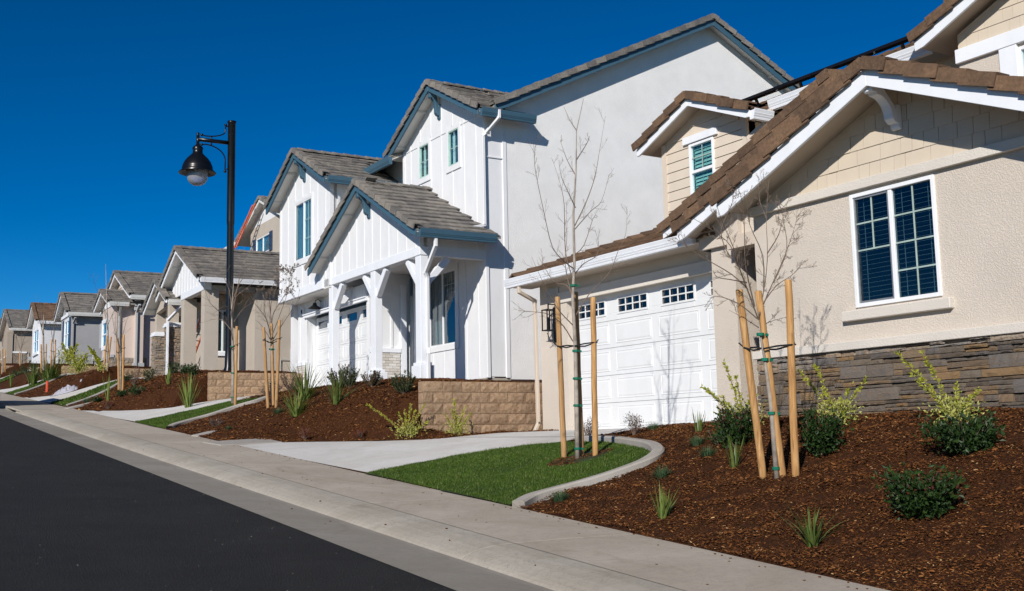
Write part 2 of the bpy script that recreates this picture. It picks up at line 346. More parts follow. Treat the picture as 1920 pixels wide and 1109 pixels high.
# far edge of each driveway (world x -> y), used as foot of the next lot's bank
def far_edge(x,k):
    if k==1: return np.interp(x,[6.7,8.1,9.3,12.0],[20.7,20.0,17.5,17.4])
    return np.interp(x,[7.1+.12*(k-2),8.55+.12*(k-2),12],[37.2,32.2,32.1])+15*(k-2)
PAD={1:.165,2:1.42,3:2.50,4:3.60,5:4.78,6:5.85,7:6.9,8:8.0,9:9.1,10:10.2}
WALL=[(2,18.42,9.5),(3,32.42,8.75),(4,47.42,9.0),(5,62.42,9.05),(6,77.42,9.2),(7,92.42,9.3),(8,107.42,9.4),(9,122.4,9.5),(10,137.4,9.6)]
def ground(x,y):
    x=np.asarray(x,float);y=np.asarray(y,float)
    la=x*math.cos(SA)-y*math.sin(SA)
    sw=-1.42+SG*y
    P=np.full(np.broadcast(x,y).shape,PAD[1])+.03*sm((12.6-y)/2)
    for k in range(3,11): P=P+.32*sm((y-(41+15*(k-3)))/4.5)*(1-sm((y-(46.6+15*(k-3)))/1.5)*0)
    for k in range(2,11):
        wk,wy,wx=WALL[k-2]
        fe=far_edge(x,k-1)
        bank=sm((y-fe)/2.9)
        # right of the wall's street end the bank is held by the wall
        inside=sm((x-(wx-.1))/.8)
        low=bank*(1-inside)
        behind=np.where(y>wy,np.maximum(bank,.78+.0*y),0)
        behind=np.where(y>wy,.78+.22*sm((y-wy)/4.2),0)
        b=np.where((y>wy)&(x>wx+.05),np.maximum(behind,low),np.where(x>wx+.05,low,np.where(y>wy+.01,bank,bank)))
        P=P+(PAD[k]-PAD[k-1]-(.32 if k>3 else 0))*b
    yy=np.array([0,9.5,13.5,20,24.0,28.5,35.5,39.5,43.5,50.5]); LL=np.array([3.35,3.35,4.2,4.2,3.8,3.5,3.15,2.9,2.9,3.0])
    # the lot rhythm repeats every 15 m past the third lot
    yr=np.where(y>50.5,35.5+np.mod(y-35.5,15.0),y)
    L=np.interp(yr,yy,LL)
    t=np.clip((la-6.05)/L,0,1)
    t=t-.035*np.sin(2*np.pi*t)
    z=np.where(la<6.05,sw,sw+(P-sw)*t)
    return z
def gz(x, y): return float(ground(x, y))
def on_ground(p, d=0): return (p[0], p[1], gz(p[0], p[1])+d)

def sheet(name, mat, lats, ys, zf, kind='structure', parent=None, thick=0):
    """a strip along the street: lats = list of lateral offsets, ys = stations along the street"""
    A, B = np.meshgrid(np.array(lats, float), np.array(ys, float), indexing='ij')
    X = A*math.cos(SA)+B*math.sin(SA); Y = -A*math.sin(SA)+B*math.cos(SA); Z = zf(A, B, X, Y)
    na, nb = A.shape; V = np.stack([X, Y, Z], -1).reshape(-1, 3)
    i, j = np.meshgrid(np.arange(na-1), np.arange(nb-1), indexing='ij'); k = (i*nb+j).ravel()
    F = np.stack([k, k+nb, k+nb+1, k+1], -1)
    o = np_mesh(name, V, F, [mat], parent=parent)
    if kind: o['kind'] = kind
    return o
YEND = 175.0
def streetz(off): return lambda A, B, X, Y: -1.42+SG*Y+off
# open ground far around, below everything
sheet('open_ground', M['ground'], [-900, -300, -60, -12, -5.0], [-300, -60, 0, 60, YEND, 260, 600], lambda A, B, X, Y: -1.42+SG*np.minimum(Y, YEND)-.12-np.maximum(Y-YEND, 0)*.05+0*A)
sheet('far_ground', M['ground'], [30, 60, 300, 900], [-300, -60, 0, 60, YEND, 260, 600], lambda A, B, X, Y: -1.42+SG*np.minimum(Y, YEND)+1.2-np.maximum(Y-YEND, 0)*.05+0*A)
ys = list(np.arange(-30, YEND, 3.0))
def roadz(A, B, X, Y): return -1.42+SG*Y-.088+.018*(3.6-np.abs(A-.2))*.6
sheet('road', M['asphalt'], [-4.6, -2.2, .2, 2.2, 3.615], ys, roadz)
sheet('far_side_kerb', M['kerbc'], [-6.6, -5.0, -4.9, -4.62], ys, lambda A, B, X, Y: -1.42+SG*Y+np.where(A < -4.8, 0, -.13))
sheet('gutter_pan', M['gutterc'], [3.60, 3.95, 4.22, 4.28], ys, lambda A, B, X, Y: -1.42+SG*Y+np.interp(A, [3.60, 4.22, 4.28], [-.081, -.106, -.103]))
# rolled kerb and sidewalk cast in lengths with tooled joints between them
kp = [4.275, 4.295, 4.33, 4.39, 4.48, 4.62, 4.775]; kz = [-.103, -.088, -.070, -.050, -.028, -.010, -.002]
kerb = sheet('kerb', M['kerbc'], [4.28, 4.5, 4.77], ys, lambda A, B, X, Y: -1.42+SG*Y-.17+0*A)
walk = sheet('sidewalk', M['sidewalk'], [4.77, 5.4, 6.05], ys, lambda A, B, X, Y: -1.42+SG*Y-.03+0*A)
def cast(name, mat, lats, zs, y0, y1, parent):
    """one cast length: rounded top edges at the joints"""
    e = .0015; st = [y0+e, y0+e, y0+e+.006, (y0+y1)/2, y1-e-.006, y1-e, y1-e]; dz = [-.06, -.004, 0, 0, 0, -.004, -.06]
    V = []; F = []
    for b, d in zip(st, dz):
        for a, z in zip(lats, zs):
            x, y = from_lat(a, b); V.append((x, y, -1.42+SG*y+z+d))
    n = len(lats)
    for i in range(len(st)-1):
        for j in range(n-1): k = i*n+j; F.append((k, k+1, k+n+1, k+n))
    return np_mesh(name, np.array(V), np.array(F), [mat], parent=parent)
y = -4.0; INLET = (37.35, 41.2)
while y < 130:
    if not (INLET[0]-.1 < y+1.5 < INLET[1]+.1): cast('kerb_stone', M['kerbc'], kp, kz, y, y+3.05, kerb)
    cast('sidewalk_slab', M['sidewalk'], [4.779, 5.1, 5.4, 5.7, 6.05, 6.056], [.0, .004, .006, .004, 0, -.08], y, y+3.05, walk)
    y += 3.05
# gutter inlet slot under a flat lid; near-black back stands in for its shade
def ladz(a, b, dz): x, y = from_lat(a, b); return (x, y, -1.42+SG*y+dz)
inl = thing('storm_drain_inlet', ladz(4.6, 39.3, -.15), 0, 'dark kerb inlet slot under a concrete lid beside the gutter', 'storm drain')
q = MB()
for a0, a1, b0, b1, z0, z1 in ((4.27, 5.3, 37.2, 37.36, -.4, .012), (4.27, 5.3, 41.2, 41.36, -.4, .012), (4.29, 5.3, 37.36, 41.2, -.045, .012)):
    vs = [ladz(a, b, dz) for a in (a0, a1) for b in (b0, b1) for dz in (z0, z1)]
    q.add(vs, [(0, 1, 3, 2), (4, 6, 7, 5), (0, 4, 5, 1), (2, 3, 7, 6), (0, 2, 6, 4), (1, 5, 7, 3)])
q.build('lid', M['kerbc'], inl)
q = MB(); vs = [ladz(a, b, dz) for a in (4.75, 4.8) for b in (37.36, 41.2) for dz in (-.5, -.045)]
q.add(vs, [(0, 1, 3, 2), (4, 6, 7, 5), (0, 4, 5, 1), (2, 3, 7, 6), (0, 2, 6, 4), (1, 5, 7, 3)]).build('slot_shade_back', M['dark'], inl)

# the planted bank: one sheet from the sidewalk back past the houses, stepped at each retaining wall
def inpoly(px, py, poly):
    px = np.asarray(px); py = np.asarray(py); c = np.zeros(px.shape, bool); n = len(poly)
    for i in range(n):
        x0, y0 = poly[i]; x1, y1 = poly[(i+1) % n]
        m = ((y0 > py) != (y1 > py)); c ^= m & (px < (x1-x0)*(py-y0)/((y1-y0) if y1 != y0 else 1e-9)+x0)
    return c
LAWNS = {1: [(6.446, 14.132, -0.399), (7.214, 14.362, -0.301), (7.926, 14.395, -0.204), (8.518, 14.165, -0.120), (8.941, 13.804, -0.060), (9.150, 13.279, -0.031), (9.014, 12.195, -0.044), (8.691, 11.144, -0.087), (8.345, 10.290, -0.166), (8.050, 10.028, -0.254), (7.645, 10.060, -0.378), (7.051, 10.257, -0.530), (6.436, 10.225, -0.662)],
         2: [(6.768, 29.074, 0.679), (7.347, 29.173, 0.771), (8.052, 29.271, 0.923), (8.752, 28.811, 1.084), (9.123, 28.647, 1.175), (9.317, 27.531, 1.196), (9.401, 26.578, 1.195), (9.063, 26.381, 1.095), (8.566, 26.480, 0.946), (8.057, 26.513, 0.793), (7.602, 26.480, 0.669), (6.900, 25.856, 0.475)]}
LAWNS = {k: [((p[0], p[1]) if lat_of(p[0], p[1]) > 6.25 else from_lat(5.9, lon_of(p[0], p[1]))) for p in v] for k, v in LAWNS.items()}
LAWNS[1] += [from_lat(5.9, 12.0)]
def lot_lawn(y0):
    """the same wedge of lawn on the lots further up"""
    out = []
    for a, b in ((6.06, 0), (7.4, .3), (8.5, .5), (8.62, -.2), (7.6, -2.2), (6.06, -3.4)):
        out.append(from_lat(a, b+y0))
    return out
LAWNS[3] = lot_lawn(44.0); LAWNS[4] = lot_lawn(59.0); LAWNS[5] = lot_lawn(74.0)
def near_edge(x, k):
    if k == 1: return np.interp(x, [6.4, 7.9, 9.3, 12.2], [14.13, 14.4, 13.4, 12.4])
    return np.interp(x, [6.77, 8.0, 9.2, 12.6], [29.05, 29.2, 28.5, 27.7])+15*(k-2)
def in_drive(x, y):
    c = np.zeros(np.shape(x), bool)
    for k in range(1, 8): c |= (y > near_edge(x, k)) & (y < far_edge(x, k)) & (x < 12.9)
    return c
ylist = sorted(set(list(np.arange(-6, 34, .25))+list(np.arange(34, 70, .5))+list(np.arange(70, YEND, 2.0))+[w[1]-.012 for w in WALL]+[w[1]+.012 for w in WALL]))
la = [6.05, 6.12]+list(np.arange(6.25, 12.5, .22))+list(np.arange(12.5, 32, 1.6))
def bedz(A, B, X, Y):
    Z = ground(X, Y); d = in_drive(X, Y)
    for p in LAWNS.values(): d |= inpoly(X, Y, p)
    Z = Z-.045*d*(A > 6.3)
    n = .018*np.sin(X*5.1+Y*1.3)*np.sin(Y*4.3-X)+.012*np.sin(X*11+Y*7)
    return Z+np.where((A > 6.15) & ~d, n+.012, 0)-np.where(A < 6.06, .006, 0)
A_, B_ = np.meshgrid(np.array(la), np.array(ylist), indexing='ij'); X_ = A_*math.cos(SA)+B_*math.sin(SA); Y_ = B_+0*A_
V_ = np.stack([X_, Y_, bedz(A_, B_, X_, Y_)], -1).reshape(-1, 3); nb = len(ylist)
i_, j_ = np.meshgrid(np.arange(len(la)-1), np.arange(nb-1), indexing='ij'); k_ = (i_*nb+j_).ravel()
bank = np_mesh('mulch_bank', V_, np.stack([k_, k_+nb, k_+nb+1, k_+1], -1), [M['mulch']]); bank['kind'] = 'structure'

# driveways, one slab per house, scored across the middle
for k in range(1, 6):
    par = None; xs = list(np.linspace(0, 1, 12)); zoff = .012
    root = None
    for h0, h1 in ((0, .497), (.503, 1)):
        V = []; F = []; us = np.linspace(h0, h1, 8); vs = np.linspace(0, 1, 22)
        for u in us:
            for v in vs:
                x = 0; yn = (14.13, 29.05)[k-1] if k < 3 else 29.05+15*(k-2)
                # walk from the sidewalk edge to the garage
                lat0 = 6.052; x0, _ = from_lat(lat0, yn+3); x = x0+u*(12.75-x0)
                y = near_edge(x, k)+v*(far_edge(x, k)-near_edge(x, k))
                if lat_of(x, y) < 6.058: x = from_lat(6.0585, y)[0]
                V.append((x, y, gz(x, y)+zoff*min(1, u*8)))
        n = len(vs)
        for i in range(len(us)-1):
            for j in range(n-1): q_ = i*n+j; F.append((q_, q_+n, q_+n+1, q_+1))
        if root is None:
            root = thing('driveway', V[0], 0); root['kind'] = 'structure'
        o = np_mesh('driveway_slab', np.array(V)-np.array(BASE[root.name]), np.array(F), [M['drive']], parent=root)
    del BASE[root.name]

# lawns
def lawn_sheet(k, poly):
    xs = [p[0] for p in poly]; ys_ = [p[1] for p in poly]; st = .07 if k < 3 else .14
    gx = np.arange(min(xs)-st, max(xs)+st, st); gy = np.arange(min(ys_)-st, max(ys_)+st, st)
    GX, GY = np.meshgrid(gx, gy, indexing='ij'); ny = len(gy)
    i, j = np.meshgrid(np.arange(len(gx)-1), np.arange(ny-1), indexing='ij')
    c = inpoly(gx[i]+st/2, gy[j]+st/2, poly) & (lat_of(gx[i]+st/2, gy[j]+st/2) > 6.03); q_ = (i*ny+j)[c]
    F = np.stack([q_, q_+ny, q_+ny+1, q_+1], -1)
    V = np.stack([GX, GY, ground(GX, GY)+.016], -1).reshape(-1, 3)
    used = np.unique(F); re = np.zeros(len(V), int); re[used] = np.arange(len(used))
    o = np_mesh('lawn', V[used], re[F], [M['lawn']]); o['kind'] = 'structure'
for k, p in LAWNS.items(): lawn_sheet(k, p)

# ---------------------------------------------------------------- roofs
def tile_meshes(key):
    m = M[key]; out = {}
    ts = []
    for i in range(3):
        q = MB(); w = .150; l = .425; t = .030; j = (.0, .004, -.004)[i]
        vs = [(-w, 0, 0), (w, 0+j, 0), (w, l, 0), (-w, l, 0), (-w, 0, t), (-w*.35, j, t+.006), (w*.35, -j, t+.001), (w, 0+j, t), (w, l, t*.8), (-w, l, t*.8)]
        q.add(vs, [(3, 2, 1, 0), (0, 1, 7, 6, 5, 4), (4, 5, 9), (5, 6, 8, 9), (6, 7, 8), (1, 2, 8, 7), (2, 3, 9, 8), (3, 0, 4, 9)])
        ts.append(mesh_of(q, 'roof_tile', m))
    out['tile'] = ts
    q = MB(); q.box(0, .42, 0, .03, -.03, .112); q.box(0, .42, -.17, .0, .088, .115)
    out['barge'] = [mesh_of(q, 'rake_tile', m)]
    q = MB(); q.box(0, .42, -.03, .0, -.03, .112); q.box(0, .42, .0, .17, .088, .115)
    out['barge2'] = [mesh_of(q, 'rake_tile', m)]
    q = MB()
    for s_ in (-1, 1):
        vs = [(0, 0, .10), (.42, 0, .10), (.42, s_*.15, .02), (0, s_*.15, .02), (0, 0, .135), (.42, 0, .128), (.42, s_*.158, .048), (0, s_*.158, .055)]
        q.add(vs, [(0, 1, 2, 3), (7, 6, 5, 4), (0, 4, 5, 1), (3, 2, 6, 7), (0, 3, 7, 4), (1, 5, 6, 2)])
    out['ridge'] = [mesh_of(q, 'ridge_tile', m)]
    return out
TM = {k: tile_meshes('tile_'+k) for k in 'bgr'}
def basis(o, u, v, n):
    return Matrix(((u[0], v[0], n[0], o[0]), (u[1], v[1], n[1], o[1]), (u[2], v[2], n[2], o[2]), (0, 0, 0, 1)))
ROOFS = {}
class Gable:
    """ridge runs along local a; axis 'X': a=x, b=y; axis 'Y': a=y, b=x. Rake (open end) at a0."""
    def __init__(s, h, axis, a0, a1, bpk, zpk, bl, br, pitch, tiles='g', fascia='blue', soffit='soffit_w', fh=.19, wall_a=None, keepL=None, keepR=None,
                 gut=None, doL=True, doR=True, rake=True, ridge=True, barge=True, outs=True):
        s.h, s.axis, s.a0, s.a1, s.bpk, s.zpk, s.bl, s.br, s.p = h, axis, a0, a1, bpk, zpk, bl, br, pitch
        P = s.P; zl = zpk-pitch*(bpk-bl); zr = zpk-pitch*(br-bpk); s.zl, s.zr = zl, zr
        mp = (lambda p, q, w: P(w, p, q))
        # roof slabs and the painted underside
        q = MB(); q.prism([(bl, zl), (bpk, zpk), (br, zr), (br, zr-.05), (bpk, zpk-.05), (bl, zl-.05)], mp, a0+.02, a1); q.build('roof', M['tile_'+tiles+'s'], h)
        wa = wall_a if wall_a is not None else a0+.5
        q = MB(); q.prism([(bl+.01, zl-.052), (bpk, zpk-.052), (br-.01, zr-.052), (br-.01, zr-.075), (bpk, zpk-.075), (bl+.01, zl-.075)], mp, a0+.02, a1); q.build('soffit', M[soffit], h)
        if rake:
            for b_, z_ in ((bl, zl), (br, zr)):
                q = MB(); q.prism([(bpk, zpk), (b_, z_), (b_, z_-fh*.8), (b_+(bpk-b_)*.05, z_-fh+(zpk-z_)*.05), (bpk, zpk-fh)], mp, a0-.022, a0+.02); q.build('fascia', M[fascia], h, bevel=.004)
            # outlooker blocks under the overhang
            for f in ((.3, .8) if outs else ()):
                for b_, z_ in ((bl, zl), (br, zr)):
                    bb = bpk+(b_-bpk)*f; zz = zpk+(z_-zpk)*f-.105; MB().bar(P(a0+.02, bb, zz), P(wa+.02, bb, zz), .04, .06).build('outlooker', M[soffit], h)
        for (b_, z_, on, keep, sg) in ((bl, zl, doL, keepL, -1), (br, zr, doR, keepR, 1)):
            if on: s.tile_slope(b_, z_, sg, keep, tiles)
            if barge and rake: s.barge(b_, z_, sg, tiles)
        if ridge: s.ridge(tiles)
        if gut:
            for side, (ga0, ga1, col, gh) in gut.items():
                b_, z_, sg = (bl, zl, -1) if side == 'L' else (br, zr, 1)
                s.gutter(b_, z_, sg, ga0, ga1, col, gh)
    def P(s, a, b, z): return (a, b, z) if s.axis == 'X' else (b, a, z)
    def tile_slope(s, b_, z_, sg, keep, tiles):
        P = s.P; L = math.hypot(s.bpk-b_, s.zpk-z_); e = .34
        v = (Vector(P(0, s.bpk, s.zpk))-Vector(P(0, b_, z_))).normalized()
        n = Vector(P(0, sg*s.p, 1)).normalized(); u = v.cross(n)
        ua = 1 if u.dot(Vector(P(1, 0, 0))) > 0 else -1
        rows = int((L-.05)/e)+1; W = .302; nt = int((s.a1-s.a0-.06)/W)+1
        T = ROOFS.setdefault(s.h.name, [])
        tilt = math.atan2(.030, e); v2 = (v*math.cos(tilt)-n*math.sin(tilt)).normalized(); n2 = (n*math.cos(tilt)+v*math.sin(tilt)).normalized()
        for r in range(rows):
            d = -.035+r*e
            if d > L-.10: continue
            for c in range(nt+1):
                a = s.a0+.15+.04+c*W-(W/2 if r % 2 else 0)
                if a < s.a0+.12 or a > s.a1-.02: continue
                k = d/L; b = b_+(s.bpk-b_)*k; z = z_+(s.zpk-z_)*k
                if keep and not keep(a, b, z): continue
                jit = random.uniform(-.004, .004); lift = .034+random.uniform(0, .006)
                o = Vector(P(a, b, z))+n*lift+v*jit; rz = random.uniform(-.006, .006)
                u3 = (u+v2*rz).normalized(); v3 = n2.cross(u3)
                T.append(('tile', tiles, basis(o, u3, v3, n2), n))
    def barge(s, b_, z_, sg, tiles):
        P = s.P; L = math.hypot(s.bpk-b_, s.zpk-z_); e = .345
        x = (Vector(P(0, s.bpk, s.zpk))-Vector(P(0, b_, z_))).normalized(); out = Vector(P(-1, 0, 0)); n = Vector(P(0, sg*s.p, 1)).normalized()
        right = x.cross(out).dot(n) < 0
        y = -out if right else out
        T = ROOFS.setdefault(s.h.name, [])
        k = 0; d = -.03
        while d < L-.05:
            tilt = .075; x2 = (x*math.cos(tilt)-n*math.sin(tilt)-out*.028).normalized(); y2 = (y-x2*y.dot(x2)).normalized(); n2 = x2.cross(y2)
            kx = min(1.0, (L-d+.02)/.42)
            f = d/L; o = Vector(P(s.a0-.045-.004*(k % 2), b_+(s.bpk-b_)*f, z_+(s.zpk-z_)*f))+n*(.022+random.uniform(0, .010))+out*random.uniform(0, .008)
            T.append(('barge2' if right else 'barge', tiles, basis(o+out*.010, x2*kx, y2, n2), out)); d += e; k += 1
    def ridge(s, tiles):
        P = s.P; T = ROOFS.setdefault(s.h.name, []); a = s.a0+.10
        x = Vector(P(1, 0, 0)); z = Vector((0, 0, 1)); y = z.cross(x)
        while a < s.a1-.1:
            tl = -.05; x2 = (x*math.cos(tl)+z*math.sin(tl)).normalized(); z2 = (z*math.cos(tl)-x*math.sin(tl)).normalized()
            T.append(('ridge', tiles, basis(Vector(P(a, s.bpk, s.zpk+.005+random.uniform(0, .006))), x2, y, z2), z)); a += .36
    def gutter(s, b_, z_, sg, a0, a1, col, gh=.14):
        P = s.P
        prof = [(0, -gh), (.085, -gh), (.092, -gh+.028), (.088, -gh+.034), (.104, -gh+.062), (.100, -gh+.068), (.116, -gh+.1), (.112, -gh+.106), (.128, -.012), (.128, 0), (.118, 0), (.112, -.02), (0, -.02)]
        q = MB(); q.prism([(b_+sg*p, z_+zz+.005) for p, zz in prof], lambda p, qq, w: P(w, p, qq), a0, a1); q.build('gutter', M[col], s.h)
def finish_tiles(h, limit=300, base_eye=Vector((0, 0, 0))):
    T = ROOFS.get(h.name, [])
    if not T: return
    a = -h.rotation_euler.z; b = BASE[h.name]
    eye = Vector((0, 0, 0))          # the eye in the thing's frame is the origin, whatever the yaw
    def score(t):
        p = t[2].translation; d = p.length; f = -t[3].dot(p)/d
        return (1 if f > .0 else .0001)*(max(f, .12))/d/d*(2.0 if t[0].startswith('barge') else 1)
    T.sort(key=score, reverse=True)
    for kind, tl, m4, n in T[:limit]:
        inst({'tile': 'roof_tile', 'barge': 'rake_tile', 'barge2': 'rake_tile', 'ridge': 'ridge_tile'}[kind], random.choice(TM[tl][kind]), h, m4)
    rest = T[limit:]
    if not rest: return
    for tl in sorted({t[1] for t in rest}):
        VV = []; FF = []; n0 = 0; faces = []
        for kind, t2, m4, n in rest:
            if t2 != tl: continue
            me = TM[tl][kind][0]; A = np.empty(len(me.vertices)*3, np.float32); me.vertices.foreach_get('co', A); A = A.reshape(-1, 3)
            W = np.array(m4); VV.append(A@W[:3, :3].T+W[:3, 3]-np.array(b)); faces += [[i+n0 for i in p.vertices] for p in me.polygons]; n0 += len(A)
        me = bpy.data.meshes.new('roof_tiles'); me.from_pydata(np.concatenate(VV).tolist(), [], faces); me.materials.append(M['tile_'+tl+'s'])
        o = bpy.data.objects.new('roof_tiles', me); COL.objects.link(o); o.parent = h; o['kind'] = 'stuff'

# ---------------------------------------------------------------- walls, windows, doors
def plane(pl, c):
    """(u, v, w) -> xyz; w runs into the house. 'X': the face looks at the street, u=y. 'Y': it looks down the street, u=x"""
    return (lambda u, v, w: (c+w, u, v)) if pl == 'X' else (lambda u, v, w: (u, c+w, v))
def pbox(q, Q, u0, u1, v0, v1, w0, w1):
    vs = [Q(u, v, w) for u in (u0, u1) for v in (v0, v1) for w in (w0, w1)]
    return q.add(vs, [(0, 1, 3, 2), (4, 6, 7, 5), (0, 4, 5, 1), (2, 3, 7, 6), (0, 2, 6, 4), (1, 5, 7, 3)])
def wall(h, pl, c, u0, u1, v0, v1, mat, holes=(), t=.2, name='wall', gable=None):
    Q = plane(pl, c); q = MB(); us = sorted({u0, u1, *[x for r in holes for x in r[:2]]}); vs = sorted({v0, v1, *[x for r in holes for x in r[2:4]]})
    for i in range(len(us)-1):
        for j in range(len(vs)-1):
            cu, cv = (us[i]+us[i+1])/2, (vs[j]+vs[j+1])/2
            if any(r[0] < cu < r[1] and r[2] < cv < r[3] for r in holes): continue
            pbox(q, Q, us[i], us[i+1], vs[j], vs[j+1], 0, t)
    if gable: q.prism(gable, Q, 0, t)
    return q.build(name, M[mat], h)
def box(h, name, mat, x0, x1, y0, y1, z0, z1, bevel=0):
    return MB().box(x0, x1, y0, y1, z0, z1).build(name, M[mat], h, bevel=bevel)
def window(h, pl, c, u0, u1, v0, v1, split=None, glass='glass_c', tilt=.42, hsplit=None, grid=(), frame='vinyl', blind=None, fw=.045, depth=.05, label=None, screen=None, bstep=.052, mw=.018, curtain=None):
    """slider or sash window; u0<u1. grid: list of (ua, ub, va, vb, nu, nv) muntin fields"""
    Q = plane(pl, c); q = MB()
    pbox(q, Q, u0, u0+fw, v0, v1, -.022, depth); pbox(q, Q, u1-fw, u1, v0, v1, -.022, depth); pbox(q, Q, u0+fw, u1-fw, v0, v0+fw, -.022, depth); pbox(q, Q, u0+fw, u1-fw, v1-fw, v1, -.022, depth)
    if split is not None: pbox(q, Q, split-fw*.55, split+fw*.55, v0+fw, v1-fw, -.012, depth)
    if hsplit is not None: pbox(q, Q, u0+fw, u1-fw, hsplit-fw*.55, hsplit+fw*.55, -.012, depth)
    w = q.build('window', M[frame], h, bevel=.004)
    if label: w['label'] = label
    g = MB(); pbox(g, Q, u0+fw*.8, u1-fw*.8, v0+fw*.8, v1-fw*.8, .018, .022); g.build('pane', M[glass], w)
    if grid:
        q = MB()
        for ua, ub, va, vb, nu, nv in grid:
            for i in range(1, nu): x = ua+(ub-ua)*i/nu; pbox(q, Q, x-mw/2, x+mw/2, va, vb, .008, .014)
            for j in range(1, nv): y = va+(vb-va)*j/nv; pbox(q, Q, ua, ub, y-mw/2, y+mw/2, .0075, .0135)
        q.build('muntin', M['muntin'], w)
    if screen: # a dark-framed insect screen over one sash
        q = MB(); a, b = screen; s_ = .025
        pbox(q, Q, a, a+s_, v0+fw, v1-fw, -.004, .012); pbox(q, Q, b-s_, b, v0+fw, v1-fw, -.004, .012); pbox(q, Q, a+s_, b-s_, v0+fw, v0+fw+s_, -.004, .012); pbox(q, Q, a+s_, b-s_, v1-fw-s_, v1-fw, -.004, .012)
        q.build('sash_frame', M['metal'], w)
    if blind:
        q = MB(); y = v0+fw+.02
        while y < v1-fw-.01:
            vs = [Q(u0+fw+.01, y, .060), Q(u1-fw-.01, y, .060), Q(u1-fw-.01, y+bstep*tilt, .088), Q(u0+fw+.01, y+bstep*tilt, .088)]
            q.add(vs+[tuple(Vector(p)+Vector((0, 0, .003))) for p in vs], [(0, 1, 2, 3), (7, 6, 5, 4), (0, 4, 5, 1), (2, 6, 7, 3)]); y += bstep
        for f in (.12, .42, .58, .88):
            x = u0+(u1-u0)*f; pbox(q, Q, x-.004, x+.004, v0+fw, v1-fw, .058, .060)
        q.build('blind', M[blind], w)
    if curtain:
        q = MB(); a, b = curtain; n = 14; pr = [(a+(b-a)*i/n, .10+.025*math.sin(i*2.4)) for i in range(n+1)]
        for i in range(n):
            (x0, w0), (x1, w1) = pr[i], pr[i+1]; q.add([Q(x0, v0+.04, w0), Q(x1, v0+.04, w1), Q(x1, v1-.04, w1), Q(x0, v1-.04, w0)], [(0, 1, 2, 3)])
        q.build('curtain', M['slat'], w)
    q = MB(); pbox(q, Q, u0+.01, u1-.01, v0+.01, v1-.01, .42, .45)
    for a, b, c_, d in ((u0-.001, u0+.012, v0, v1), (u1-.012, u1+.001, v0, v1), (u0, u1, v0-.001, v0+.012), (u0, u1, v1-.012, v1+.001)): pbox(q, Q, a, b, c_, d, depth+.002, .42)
    q.build('black_room_box', M['dark'], w)  # shallow near-black box added behind the pane, imitates an unlit room
    return w
